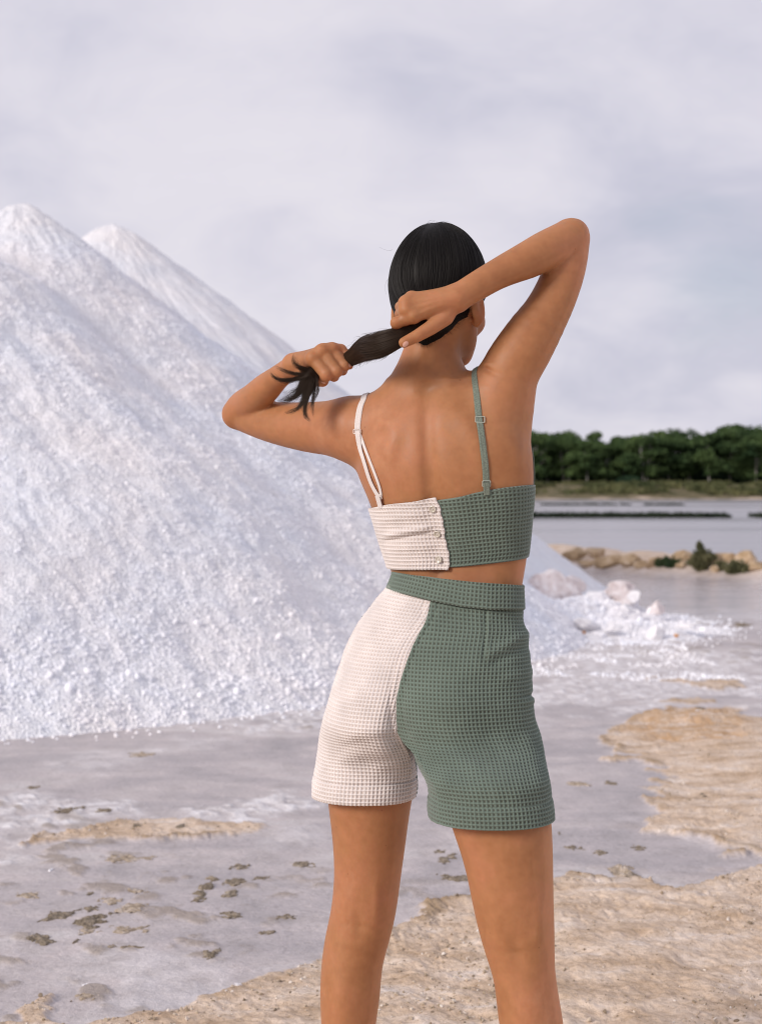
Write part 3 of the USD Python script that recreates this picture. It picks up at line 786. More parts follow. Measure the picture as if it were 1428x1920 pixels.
def half(side):
    """side -1: her left (cream), +1: her right (green). Rings from the waist to the hem."""
    vtop, vbot = (1100, 1490) if side < 0 else (1108, 1531)
    rows = np.r_[np.linspace(vtop, vbot, 380)]
    nb, nf, nc = (230, 80, 40) if side < 0 else (270, 80, 40)
    rings = []
    for v in rows:
        w = sstep(1350, 1455, v) if side < 0 else sstep(1350, 1470, v)
        dleg = DL if side < 0 else DR
        # pelvis section
        dc = 2.597 + .006 * sstep(1250, 1120, v)
        vv = min(v, 1440)
        xl, xr = U(f_ol(v), v, dc + .035)[0], U(f_or(v), v, dc - .035)[0]
        xs = U(f_seam(vv), v, 2.49)[0]
        xc, A = (xl + xr) / 2, (xr - xl) / 2
        z = EYE - (v - CV) * (dc * (1 - w) + dleg * w) / FPX
        Bb = np.interp(v, [1100, 1150, 1220, 1300, 1360, 1420], [.093, .099, .113, .124, .121, .106])
        Bf = np.interp(v, [1100, 1200, 1300, 1420], [.088, .096, .10, .095])
        n = 2.25
        def sect(X, front):
            y = np.clip(1 - np.abs(X) ** n, 0, 1) ** (1 / n)
            return y * (Bf if front else -Bb)
        a0 = np.arcsin(np.clip((xs - side * .0012 - xc) / A, -1, 1))
        ang = np.linspace(a0, side * math.pi / 2, nb)
        X = np.sin(ang)
        xb = xc + A * X
        yb = dc + sect(X, False)
        bul = sstep(1180, 1310, v) * (1 - .6 * sstep(1360, 1440, v))
        cheek = xs + side * np.interp(v, [1150, 1300, 1400], [.075, .082, .080])
        yb -= .018 * bul * np.exp(-((xb - cheek) / .055) ** 2)
        yb += (.002 + .026 * sstep(1230, 1390, v)) * np.exp(-((xb - xs) / (.016 + .010 * sstep(1300, 1400, v))) ** 2)
        angf = np.linspace(side * math.pi / 2, -.1, nf + 1)[1:]
        Xf = np.sin(angf); xf = xc + A * Xf; yf = dc + sect(Xf, True)
        tc = np.linspace(0, 1, nc + 2)[1:-1]
        xcd = xf[-1] * (1 - tc) + xb[0] * tc + side * .003; ycd = yf[-1] * (1 - tc) + yb[0] * tc
        px_, py_ = np.r_[xb, xf, xcd], np.r_[yb, yf, ycd] - TURN * (np.r_[xb, xf, xcd] - xc)
        # leg section
        vi = max(v, 1381)
        xo = U((f_ol if side < 0 else f_or)(v), v, dleg)[0]; xi = U((f_il if side < 0 else f_ir)(vi), v, dleg)[0]
        cxl, a = (xo + xi) / 2, abs(xo - xi) / 2
        bdep = a * (1.02 if side < 0 else .98)
        th = np.r_[np.linspace(math.radians(32), math.pi, nb), np.linspace(math.pi, math.radians(325), nf + 1)[1:], np.linspace(math.radians(325), math.radians(392), nc + 2)[1:-1]]
        e = 2.3
        cx, sy = np.sign(np.cos(th)) * np.abs(np.cos(th)) ** (2 / e), np.sign(np.sin(th)) * np.abs(np.sin(th)) ** (2 / e)
        lx, ly = cxl - side * a * cx, dleg - bdep * sy
        x, y = px_ * (1 - w) + lx * w, py_ * (1 - w) + ly * w
        rings.append(np.stack([x, y, np.full_like(x, z)], -1))
    R = np.array(rings)
    # the waist seam slopes down to her right
    k = sstep(1230, 1100, rows)[:, None]
    R[..., 2] -= k * .014 * (R[..., 0] - .11) / .11
    R = gaussian_filter(R, (3.5, 0, 0), mode='nearest')
    return R, nb, nf, nc

def shorts_half(side, mat, name, parent):
    R, nb, nf, nc = half(side)
    P = R
    ny, nx = P.shape[:2]
    dx = np.linalg.norm(np.diff(P, axis=1, append=P[:, :1]), axis=2)
    s = np.cumsum(dx, axis=1); s = s - s[:, int(nb * .45)][:, None]
    g = int(nb * .45)
    t = np.cumsum(np.r_[0, np.linalg.norm(np.diff(P[:, g], axis=0), axis=1)])[:, None] + 0 * s
    N = normals_of(P, closed=True)
    if N[ny // 2, g, 1] > 0:
        N = -N
    u, v = px(P)
    bk = N[..., 1] < .25
    w = np.zeros_like(s)
    if side > 0:
        w += -.0022 * fold(u, v, (911, 1140), (907, 1240), 4.5) + .0015 * fold(u, v, (917, 1140), (913, 1225), 4)
        w += .0040 * fold(u, v, (915, 1228), (990, 1186), 9) - .0030 * fold(u, v, (918, 1246), (992, 1212), 9) + .002 * fold(u, v, (940, 1275), (998, 1255), 10)
        w += -.004 * fold(u, v, (984, 1306), (1004, 1301), 4) + .003 * fold(u, v, (980, 1318), (1004, 1312), 6)
        w += .0028 * fold(u, v, (800, 1405), (900, 1440), 14) - .0022 * fold(u, v, (800, 1440), (900, 1470), 14) + .002 * fold(u, v, (985, 1380), (1015, 1480), 12)
    else:
        w += .0020 * fold(u, v, (640, 1420), (760, 1400), 12) - .0020 * fold(u, v, (640, 1400), (750, 1380), 10) + .0015 * fold(u, v, (700, 1440), (770, 1425), 9)
    low = lambda c, w_: np.exp(-((u - f_seam(np.minimum(v, 1425)) - c) / w_) ** 2) * (v < 1428)
    w += side * 0 + (.0010 * low(side * 6, 4) - .0012 * low(side * 13, 2.2)) * (1 if side > 0 else .7)
    hem = (.0012 * sstep(0, 1, 0))
    ht = t[-1, 0] - t
    w += -.0022 * np.exp(-((ht - .034) / .0014) ** 2) + .0010 * sstep(.036, .030, ht)
    w += .0006 * (fast_noise(np.stack([s, t], -1), .05, 5 + side, 3) - .5) * 6
    P = P + N * (w * bk)[..., None]
    seam_d = np.abs(s - s[:, :1]) + np.where(v > 1440, 1.0, 0)
    bulge = waffle(s, t) * np.r_[np.ones(nb), np.linspace(1, .4, nf), np.full(nc, .8)][None, :] * sstep(.001, .005, seam_d)
    out = P + N * bulge[..., None]
    # turned hem: the cloth goes back up inside
    ins = []
    for d, up in ((.0006, -.0016), (.0030, -.0016), (.0048, .004), (.0052, .03)):
        q = out[-1] - N[-1] * d; q = q.copy(); q[:, 2] = out[-1][:, 2] + up; ins.append(q)
    V = np.concatenate([out, np.array(ins)], 0)
    S = np.vstack([s, np.repeat(s[-1:], 4, 0)]); T_ = np.vstack([t, t[-1:] + np.array([.002, .004, .006, .03])[:, None]])
    f = grid_faces(len(V), nx, closed=True)
    if side < 0:
        f = f[:, ::-1]
    m = trimesh.Trimesh(V.reshape(-1, 3), tris(f), process=False)
    uv = np.stack([S, T_], -1).reshape(-1, 2)
    # which faces are the front panels (the other colour)
    if side > 0:
        return obj(name, m, mat, parent, smooth=True, uv=uv), out
    fi = np.asarray(m.faces)[:, 0] % nx
    fc = np.asarray(m.faces).min(1) % nx
    front = (fc >= nb + 4) & (fc < nb + nf + nc - 12)
    a = trimesh.Trimesh(m.vertices, m.faces[~front], process=False); b = trimesh.Trimesh(m.vertices, m.faces[front], process=False)
    used = np.unique(a.faces); a.remove_unreferenced_vertices()
    q = obj(name, a, mat, parent, smooth=True, uv=uv[used])
    used = np.unique(b.faces); b.remove_unreferenced_vertices()
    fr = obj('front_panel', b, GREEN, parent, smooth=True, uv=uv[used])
    return q, out

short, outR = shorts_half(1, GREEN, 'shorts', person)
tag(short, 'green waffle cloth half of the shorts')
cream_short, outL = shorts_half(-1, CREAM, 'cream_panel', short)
tag(cream_short, 'cream left back panel of the shorts')

# waistband
WT = np.array([(728, 1076), (738, 1073), (780, 1079.6), (836, 1086), (892, 1092), (979, 1098), (985, 1098)]); WBt = np.array([(715, 1104), (727, 1107), (808, 1127), (864, 1138), (920, 1143.6), (979, 1143.6), (988, 1143)])
nx_, ny_ = 560, 44
th = np.linspace(-math.pi, math.pi, nx_)
rows = []
for q in np.linspace(0, 1, ny_):
    xl = U(729 + 7 * q if False else np.interp(q, [0, 1], [724, 737.5]), 1090, 2.63)[0]; xr = U(np.interp(q, [0, 1], [981.5, 979.5]), 1120, 2.57)[0]
    xc, A = (xl + xr) / 2, (xr - xl) / 2
    Bb = np.interp(q, [0, 1], [.1015, .0950]); n = 2.25
    sx, cy = np.sin(th), np.cos(th)
    X = np.sign(sx) * np.abs(sx) ** (2 / n); Y = np.sign(cy) * np.abs(cy) ** (2 / n)
    x = xc + A * X; y = 2.602 - Bb * Y - TURN * (x - xc)
    u = CU + x * FPX / y
    vt, vb = np.interp(u, WT[:, 0], WT[:, 1]), np.interp(u, WBt[:, 0], WBt[:, 1])
    yb = 2.602 - Bb * np.abs(Y) - TURN * (x - xc)                 # heights are read off the back and mirrored to the front
    ub = CU + x * FPX / yb
    vt, vb = np.interp(ub, WT[:, 0], WT[:, 1]), np.interp(ub, WBt[:, 0], WBt[:, 1])
    rows.append(np.stack([x, y, EYE - ((vb * (1 - q) + vt * q) - CV) * yb / FPX], -1))
P = np.array(rows)
s = np.cumsum(np.r_[0, np.linalg.norm(np.diff(P[20], axis=0), axis=1)])[None, :] + 0 * P[..., 0]
t = np.cumsum(np.vstack([np.zeros(nx_), np.linalg.norm(np.diff(P, axis=0), axis=2)]), 0)
N = normals_of(P)
u, v = px(P)
P = P + N * (.0012 - .0016 * np.exp(-(t / .0022) ** 2) + .0010 * np.exp(-((t - t[-1:]) / .004) ** 2) + .0014 * fold(u, v, (775, 1078), (815, 1082), 5))[..., None]
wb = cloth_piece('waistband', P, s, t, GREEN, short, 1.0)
# ------------------------------------------------------------------ hair
HAIR = usdkit.material(stage, '/World/Looks/dark_hair', {
    'co': ('texture_coordinate', {}), 'mp': ('mapping', {'scale': (260.0, 260.0, 16.0)}), 'n': ('noise_texture', {'scale': 1.0, 'detail': 3.0}),
    'r': ('rgb_ramp', {'ramp': [(0.3, (0.0030, 0.0027, 0.0027)), (0.7, (0.0085, 0.0070, 0.0062))]}),
    'b': ('bump', {'strength': 0.5, 'distance': 0.001}),
    'p': ('principled_bsdf', {'roughness': 0.5, 'specular_ior_level': 0.12})}, [('co.object', 'mp.vector'), ('mp.vector', 'n.vector'), ('n.fac', 'r.fac'), ('r.color', 'p.base_color'), ('n.fac', 'b.height'), ('b.normal', 'p.normal')], surface='p.BSDF')
STRAND = usdkit.material(stage, '/World/Looks/dark_hair_strands', {
    'hi': ('hair_info', {}), 'w': ('white_noise_texture', {'dimensions': '1D'}),
    'r': ('rgb_ramp', {'ramp': [(0.0, (0.0035, 0.0030, 0.0028)), (0.75, (0.0085, 0.0066, 0.0056)), (1.0, (0.026, 0.018, 0.013))]}),
    'p': ('principled_bsdf', {'roughness': 0.45, 'specular_ior_level': 0.22})}, [('hi.index', 'w.w'), ('w.value', 'r.fac'), ('r.color', 'p.base_color')], surface='p.BSDF')
TAIL = usdkit.material(stage, '/World/Looks/brown_hair_strands', {
    'hi': ('hair_info', {}), 'w': ('white_noise_texture', {'dimensions': '1D'}),
    'r': ('rgb_ramp', {'ramp': [(0.0, (0.008, 0.0058, 0.0044)), (0.55, (0.027, 0.0165, 0.0102)), (0.86, (0.085, 0.051, 0.030)), (1.0, (0.28, 0.18, 0.105))]}),
    'p': ('principled_bsdf', {'roughness': 0.45, 'specular_ior_level': 0.25})}, [('hi.index', 'w.w'), ('w.value', 'r.fac'), ('r.color', 'p.base_color')], surface='p.BSDF')

CR = np.array([.0828, .1010, .1155])                              # the cap's half axes around H(0, -.004, .006)
CO = np.array([0, -.004, .006])
def to_local(p):
    return (p - HC) @ HA.T
def to_world(l):
    return HC + l @ HA
def squeeze(u):
    return 1 + 2.3 * np.maximum(0, .004 - u) + 9 * np.maximum(0, -.035 - u)
def cap_k(l):
    q = (l - CO) / CR
    q = q * np.stack([squeeze(l[..., 2]), np.ones_like(l[..., 2]), np.ones_like(l[..., 2])], -1)
    return np.sqrt((q ** 2).sum(-1))
def front_cut(l):
    return l[..., 1] - .026 - .52 * l[..., 2]
def nape_cut(l):
    r = np.abs(l[..., 0])
    return -.104 + .5 * r + 5.5 * r * r - l[..., 2]

lo, hi = HC - .14, HC + .14
axh = [np.arange(a, b, .0028) for a, b in zip(lo, hi)]
Hf = Field(*axh)
gx, gy, gz = np.meshgrid(*axh, indexing='ij')
L_ = to_local(np.stack([gx, gy, gz], -1))
k0 = cap_k(L_)
cap = (k0 - 1) * .088
part = .0010 * np.exp(-(L_[..., 0] / .007) ** 2) * sstep(.06, .10, L_[..., 2])     # the parting
cap = cap + part
skin_d = B.sample(np.stack([gx, gy, gz], -1))
edge_in = -nape_cut(L_)
near_skin = np.maximum(skin_d - .0046 * sstep(-.002, .022, edge_in) - .0004, (k0 - 1.10) * .09)         # at the nape the hair lies on the skin
near_skin = np.maximum(near_skin, np.abs(L_[..., 0]) - .065)
cap = smin(cap, near_skin, .006)
cap = np.maximum(np.maximum(cap, front_cut(L_) * .9), (nape_cut(L_) + .005 * (meshkit.noise(L_ * 210, 4) - .5)) * .85)
Hf.F = np.minimum(cap, .05).astype(np.float32)
Hf.chain([pxr_(814, 570, 2.560, .040), pxr_(808, 588, 2.530, .030), pxr_(803, 604, 2.500, .0165)], .022)
hair_mesh = Hf.mesh()
hair_mesh = keep_biggest(hair_mesh)
hair_mesh.vertices = relax(hair_mesh, 6, .5, .52, .002)
hair = obj('hair', hair_mesh, HAIR, person, smooth=True)

def curves(name, strands, radii, mat, parent):
    n = [len(s) for s in strands]
    c = UsdGeom.BasisCurves.Define(stage, f'{path_of(parent)}/{numbered(path_of(parent), name)}')
    c.CreateTypeAttr('linear'); c.CreateWrapAttr('nonperiodic')
    c.CreateCurveVertexCountsAttr(Vt.IntArray(n))
    c.CreatePointsAttr(Vt.Vec3fArray.FromNumpy(np.vstack(strands).astype(np.float32)))
    c.CreateWidthsAttr(Vt.FloatArray.FromNumpy((2 * np.concatenate(radii)).astype(np.float32)))
    c.SetWidthsInterpolation('vertex')
    UsdShade.MaterialBindingAPI.Apply(c.GetPrim()).Bind(mat)
    c.GetPrim().SetCustomDataByKey('kind', 'stuff')
    return c.GetPrim()

rng = np.random.default_rng(11)
gather = to_local(U(803, 602, 2.497))
def flow(p):
    """Direction in which the hair is combed at local points p on the cap."""
    g = gather - p; g /= np.linalg.norm(g, axis=1, keepdims=True)
    side = np.sign(p[:, 0])
    d = np.stack([side * (.8 * sstep(.088, .118, p[:, 2]) + .05), -.25 * sstep(.03, .1, p[:, 1] + .04) - .10 * (p[:, 2] < .03), -np.ones(len(p))], 1)
    d /= np.linalg.norm(d, axis=1, keepdims=True)
    w = sstep(.045, -.055, p[:, 2])[:, None]
    return d * (1 - w) + g * w
def hgrad(p, e=.003):
    g = np.stack([Hf.sample(p + np.eye(3)[i] * e) - Hf.sample(p - np.eye(3)[i] * e) for i in range(3)], -1)
    return g / np.maximum(np.linalg.norm(g, axis=1, keepdims=True), 1e-9)
def on_hair(p, lift, times=2):
    for _ in range(times):
        p = p - hgrad(p) * np.clip(Hf.sample(p) - lift, -.006, .006)[:, None]
    return p
n = 5600
hv = np.asarray(hair_mesh.vertices)
p = hv[rng.choice(len(hv), n, replace=False)]
l = to_local(p)
p = p[(front_cut(l) < -.002) & (l[:, 1] < .085) & (nape_cut(l) < -.003)]
lift = rng.uniform(-.0003, .0012, len(p))
p = on_hair(p, lift, 3)
tr = [p.copy()]
alive = np.ones(len(p), bool)
for k in range(34):
    v = flow(to_local(p)) @ HA
    g = hgrad(p)
    v = v - (v * g).sum(1, keepdims=True) * g; v /= np.linalg.norm(v, axis=1, keepdims=True) + 1e-9
    nxt = on_hair(p + v * .0042, lift)
    l = to_local(nxt)
    alive &= (np.linalg.norm(l - gather, axis=1) > .014) & (nape_cut(l) < -.0005) & (front_cut(l) < .001)
    p = np.where(alive[:, None], nxt, p)
    tr.append(p.copy())
tr = np.stack(tr, 1)
st, ra = [], []
for i in range(len(tr)):
    m = 1 + int((np.linalg.norm(np.diff(tr[i], axis=0), axis=1) > 1e-5).sum())
    if m < 6:
        continue
    a = tr[i, :m]
    st.append(a); ra.append(.00024 * np.sin(np.linspace(.25, math.pi - .2, m)) ** .6)
curves('strand', st, ra, STRAND, hair)
# short hairs along the hairline of the nape
bl, br = [], []
r_ = rng.uniform(-.074, .074, 1300)
for rr0 in r_:
    uu0 = -.104 + .5 * abs(rr0) + 5.5 * rr0 * rr0
    q0 = HC + hR * rr0 + hU * (uu0 + rng.normal(.001, .004))
    d_ = np.linspace(-.02, -.13, 120)
    line = q0 + hF * d_[:, None]
    sv = B.sample(line); kk = np.argmax(sv > 0)
    if not (sv > 0).any() or kk == 0:
        continue
    a0 = line[kk]
    dirn = (U(803, 602, 2.497) - a0); dirn[2] += .02; dirn /= np.linalg.norm(dirn)
    L0 = rng.uniform(.008, .022); pts_ = [a0 + dirn * L0 * t_ for t_ in np.linspace(0, 1, 7)]
    pts_ = np.array(pts_); pts_ = pts_ - body_normal(pts_) * np.clip(B.sample(pts_) - .0004 - .004 * np.linspace(0, 1, 7), -.02, .02)[:, None]
    bl.append(pts_); br.append(np.linspace(.00004, .00013, 7))
curves('nape_hair', bl, br, STRAND, hair)
# a few loose hairs
loose, lr = [], []
for a, b, c in (((735, 468, 2.58), (722, 468, 2.57), (711, 463, 2.57)), ((800, 419, 2.6), (806, 413, 2.6), (820, 416, 2.6)), ((822, 418, 2.6), (834, 414, 2.6), (850, 424, 2.6)), ((731, 520, 2.58), (722, 535, 2.57), (724, 552, 2.57)), ((812, 419, 2.58), (813, 414, 2.58), (810, 416, 2.58))):
    loose.append(spaced(U(*np.array([a, b, c], float).T), 14)); lr.append(np.linspace(.00016, .00006, 14))
for i in range(46):                                               # fine flyaways over the outline of the head
    a0 = hv[rng.integers(len(hv))]; l0 = to_local(a0)
    if front_cut(l0) > -.01 or l0[2] < -.02:
        continue
    v0 = (flow(l0[None]) @ HA)[0]; g0 = hgrad(a0[None])[0]; L0 = rng.uniform(.012, .035)
    loose.append(spaced(np.array([a0, a0 + v0 * L0 * .5 + g0 * rng.uniform(.001, .003), a0 + v0 * L0 + g0 * rng.uniform(.0005, .005)]), 10)); lr.append(np.linspace(.00011, .00004, 10))
curves('loose_strand', loose, lr, STRAND, hair)

# the ponytail: gathered by the right hand, drawn through the left fist, its ends falling apart
NODES = np.array([(806, 601, 2.494, .0165), (790, 614, 2.484, .0130), (768, 625, 2.480, .0150), (740, 635, 2.474, .0200), (708, 647, 2.490, .0238), (684, 654, 2.524, .0225), (664, 667, 2.566, .0165), (640, 680, 2.598, .0135), (614, 692, 2.600, .0135), (594, 698, 2.590, .0150)])
NODES[:, 3] *= .80
path = np.hstack([U(NODES[:, 0], NODES[:, 1], NODES[:, 2]), NODES[:, 3:]])
pd = dense(path, 24)
Tt = np.gradient(pd[:, :3], axis=0); Tt /= np.linalg.norm(Tt, axis=1, keepdims=True)
e1 = np.cross(Tt, [0, 1.0, 0]); e1 /= np.linalg.norm(e1, axis=1, keepdims=True); e2 = np.cross(Tt, e1)
core = []
for k in range(24):
    a = np.linspace(0, 2 * math.pi, 17)[:-1]
    core.append(pd[k, :3] + pd[k, 3] * .80 * (np.cos(a)[:, None] * e1[k] + .72 * np.sin(a)[:, None] * e2[k]))
core = np.array(core).reshape(-1, 3)
cf = tris(grid_faces(24, 16, closed=True))
ponytail = obj('ponytail', trimesh.Trimesh(core, cf, process=False), HAIR, hair, smooth=True)
LOCKS = [  # mid and tip pixels with distances, share, spread
    ([(562, 708, 2.580), (536, 713, 2.575), (516, 708, 2.573), (506, 694, 2.573)], .13, .0028), ([(564, 722, 2.578), (556, 740, 2.572), (540, 750, 2.570), (519, 751, 2.570)], .13, .0034),
    ([(572, 733, 2.575), (566, 755, 2.570), (552, 769, 2.568), (532, 773, 2.568)], .10, .003), ([(579, 735, 2.572), (572, 758, 2.566), (573, 778, 2.564), (584, 790, 2.564)], .16, .0034),
    ([(588, 735, 2.576), (586, 765, 2.57), (590, 784, 2.57)], .05, .0025), ([(568, 690, 2.58), (554, 682, 2.575), (552, 660, 2.575)], .05, .0020),
    ([(562, 702, 2.58), (540, 697, 2.575), (514, 686, 2.575)], .07, .003), ([(573, 725, 2.575), (550, 744, 2.57), (523, 747, 2.57)], .10, .004),
    ([(572, 694, 2.582), (560, 690, 2.578), (546, 668, 2.578)], .04, .002), ([(566, 722, 2.576), (549, 735, 2.572), (529, 741, 2.572)], .08, .004),
    ([(575, 735, 2.574), (566, 757, 2.568), (556, 772, 2.568)], .09, .0035)]
for _ in range(5):                                               # smaller wisps between the main locks
    a_, b_ = rng.integers(11), rng.integers(11); t_ = rng.uniform(.25, .75)
    m_ = [tuple(np.array(p_) * (1 - t_) + np.array(q_) * t_ + rng.normal(0, (5, 5, .004))) for p_, q_ in zip(LOCKS[a_][0][-3:], LOCKS[b_][0][-3:])]
    LOCKS.append((m_, rng.uniform(.01, .03), .0022))
st, ra = [], []
NS = 2400
share = np.array([l[1] for l in LOCKS]); share /= share.sum()
pick = rng.choice(len(LOCKS), NS, p=share)
for i in range(NS):
    rho, phi = math.sqrt(rng.random()), rng.random() * 2 * math.pi
    if rng.random() < .6:
        rho = .75 + .3 * rho
    tw = rng.normal(0, .25)
    wav = rng.normal(0, .06, 24); wav = gaussian_filter(wav, 3) * 2
    ph = phi + tw * np.linspace(0, 1, 24) + .9 * np.linspace(0, 1, 24)
    fr = rho * (1 + wav) * (1 + .14 * rng.random() * np.sin(np.linspace(0, math.pi, 24)) * (rng.random() < .15))
    a = pd[:, :3] + (pd[:, 3] * fr)[:, None] * (np.cos(ph)[:, None] * e1 + .78 * np.sin(ph)[:, None] * e2)
    mids, _, spread = LOCKS[pick[i]]
    stop = 1 - .65 * rng.random() ** 1.3
    b = U(*np.array(mids).T) + rng.normal(0, spread * .78, (len(mids), 3)) * np.linspace(.95, .75, len(mids))[:, None] + (U(545, 735, 2.57) - U(*mids[-1])) * (rng.random() < .10) * rng.uniform(0, .6) * np.linspace(0, 1, len(mids))[:, None]
    tail = spaced(np.vstack([a[-2:], b]), 30)
    tail = tail[2:2 + int(28 * stop)]
    s_ = np.vstack([a, tail])
    st.append(s_); r = np.full(len(s_), .00027); r[24:] = np.linspace(.00025, .00005, len(s_) - 24); ra.append(r)
curves('ponytail_strand', st, ra, TAIL, ponytail)
fz, fr_ = [], []
for i in range(64):                                               # frizz along the tail
    k = rng.integers(6, 17); a0 = pd[k, :3] + pd[k, 3] * (e1[k] * rng.choice([-1, 1]) * .95)
    out = e1[k] * np.sign((a0 - pd[k, :3]) @ e1[k])
    L = rng.uniform(.012, .04)
    mid = a0 + Tt[k] * L * .5 + out * rng.uniform(.001, .008); end = a0 + Tt[k] * L + out * rng.uniform(-.001, .010)
    fz.append(spaced(np.array([a0, mid, end]), 10)); fr_.append(np.linspace(.00016, .00005, 10))
curves('loose_strand', fz, fr_, TAIL, ponytail)
# eyes and nails
EYEM = usdkit.material(stage, '/World/Looks/eye_white', {'p': ('principled_bsdf', {'base_color': (0.75, 0.72, 0.7), 'roughness': 0.15})}, [], surface='p.BSDF')
for s in (-1, 1):
    e = trimesh.creation.icosphere(2, .0115); e.apply_translation(H(s * .031, .077, -.010))
    obj('eye', e, EYEM, person, smooth=True)
NAIL = usdkit.material(stage, '/World/Looks/finger_nail', {'p': ('principled_bsdf', {'base_color': (0.62, 0.36, 0.29), 'roughness': 0.28})}, [], surface='p.BSDF')
def nail(u, v, tip, lift, w=.0052, l=.0065):
    p = on_body(u, v, 0.0, 2.40, 2.7)[0]; n = body_normal(p[None], .003)[0]
    d = U(*tip) - p; d -= (d @ n) * n; d /= np.linalg.norm(d)
    a = np.linspace(-1, 1, 9); b = np.linspace(-1, 1, 9)
    A_, B_ = np.meshgrid(a, b, indexing='ij')
    disc = np.sqrt(1 - .5 * B_ ** 2), np.sqrt(1 - .5 * A_ ** 2)
    X, Y = A_ * disc[0] * w, B_ * disc[1] * l
    V = p + np.cross(n, d) * X[..., None] + d * Y[..., None] + n * (lift - X ** 2 / .014 - Y ** 2 / .05)[..., None]
    f = tris(grid_faces(9, 9))
    obj('nail', trimesh.Trimesh(V.reshape(-1, 3), f, process=False), NAIL, person, smooth=True)
nail(655, 684, (654, 690, 2.60), .0012, .0036, .0046)
nail(606, 717, (612, 719, 2.60), .0012, .0042, .0054)
nail(760, 645, (752, 649, 2.45), .0010, .0042, .0056)
# ------------------------------------------------------------------ ground: mud flat, sand shore, far bank as one sheet
from shapely.geometry import Polygon
import shapely
from scipy.ndimage import distance_transform_edt
CELL = 0.012
gx0, gx1, gy0, gy1 = -7.0, 7.5, 2.6, 16.0
rx, ry = np.arange(gx0, gx1, CELL), np.arange(gy0, gy1, CELL)
RX, RY = np.meshgrid(rx, ry, indexing='ij')
def region(pixels):
    p = np.array(pixels, float)
    return Polygon(G(p[:, 0], p[:, 1])).buffer(0)
SAND_PX = [(-700, 2600), (-700, 1990), (42, 1922), (46, 1909), (76, 1896), (90, 1871), (103, 1869), (101, 1892), (97, 1917), (147, 1920), (202, 1909), (252, 1896), (315, 1886), (366, 1879), (374, 1869), (420, 1860), (462, 1846), (496, 1829),
    (546, 1818), (600, 1789), (665, 1768), (726, 1749), (772, 1726), (802, 1711), (851, 1698), (893, 1692), (960, 1668), (1037, 1643), (1057, 1638.6), (1086, 1643), (1108, 1643), (1126, 1650), (1154, 1643), (1166, 1624), (1188, 1634), (1208, 1648),
    (1234, 1668.6), (1277, 1663), (1331, 1657), (1363, 1643), (1391, 1634), (1426, 1627), (1420, 1614), (1388, 1600), (1334, 1586), (1334, 1577), (1320, 1571), (1263, 1567), (1203, 1560), (1200.6, 1563), (1203, 1539), (1227, 1527), (1200.6, 1510.7),
    (1205, 1491.6), (1263, 1496), (1205, 1477), (1265, 1479.6), (1212.6, 1463), (1272.5, 1460), (1193, 1446), (1246, 1443.6), (1193, 1431.7), (1150, 1431.7), (1117, 1425.7), (1157.5, 1421), (1203, 1416), (1141, 1411), (1136, 1398), (1126, 1386),
    (1148, 1369), (1191, 1352.6), (1232, 1343), (1244, 1328.6), (1315.6, 1326), (1375.5, 1321.5), (1399.5, 1343), (1428, 1348), (1700, 1345), (2400, 1400), (2400, 2600)]
islands = [[(1240, 1281), (1262, 1273), (1275, 1274), (1300, 1281), (1345, 1277), (1388, 1277), (1386, 1290), (1360, 1297), (1320, 1293), (1290, 1285)], [(1230, 1318), (1260, 1312), (1330, 1310), (1328, 1317), (1290, 1320)],
    [(36, 1588), (67, 1566), (110, 1568), (197, 1552), (269, 1539), (358, 1543), (430, 1549), (493, 1543), (470, 1560), (439, 1569), (358, 1580), (287, 1587), (215, 1580), (134, 1574), (70, 1582)], [(1207, 1274), (1226, 1272), (1224, 1277), (1208, 1278)],
    [(1315, 1607), (1345, 1602), (1390, 1602), (1385, 1607), (1330, 1609)]]
sand_poly = region(SAND_PX)
for k in islands:
    sand_poly = sand_poly.union(region(k))
def signed(poly):
    m = shapely.contains_xy(poly, RX, RY)
    return ((distance_transform_edt(m) - distance_transform_edt(~m)) * CELL).astype(np.float32)
sand_sd = signed(sand_poly)
slab_sd = signed(region([(1200, 1352), (1240, 1328), (1380, 1320), (1400, 1345), (1415, 1395), (1300, 1400), (1230, 1396), (1150, 1372)]))
SALTY = [[(-200, 1490), (60, 1492), (180, 1505), (270, 1520), (420, 1500), (540, 1480), (640, 1500), (420, 1540), (260, 1548), (130, 1562), (60, 1585), (-200, 1600)], [(330, 1345), (560, 1318), (640, 1330), (620, 1372), (480, 1368), (380, 1360)],
    [(985, 1200), (1120, 1195), (1290, 1180), (1300, 1215), (1180, 1250), (1160, 1290), (1000, 1310)], [(900, 1300), (1010, 1285), (1190, 1290), (1180, 1325), (1000, 1340)]]
SALTY += [[(1040, 1300), (1240, 1262), (1428, 1262), (1500, 1310), (1300, 1312), (1100, 1345)], [(1010, 1240), (1428, 1215), (1428, 1262), (1010, 1290)]]
salt_sd = signed(shapely.union_all([region(k) for k in SALTY]))

def look(sd, x, y, out=-3.0):
    i, j = (x - gx0) / CELL, (y - gy0) / CELL
    v = map_coordinates(sd, [i, j], order=1, mode='nearest')
    return v

def near_bank(x, y):
    """Signed distance (across) to the crest line of the low dike between the flat and the pond, and its end on the left."""
    a, b = np.array([1.2, 26.6]), np.array([4.95, 20.35])
    d = (b - a) / np.linalg.norm(b - a); nrm = np.array([-d[1], d[0]])
    t = (x - a[0]) * d[0] + (y - a[1]) * d[1]
    c = (x - a[0]) * nrm[0] + (y - a[1]) * nrm[1]
    return c, t, np.linalg.norm(b - a)

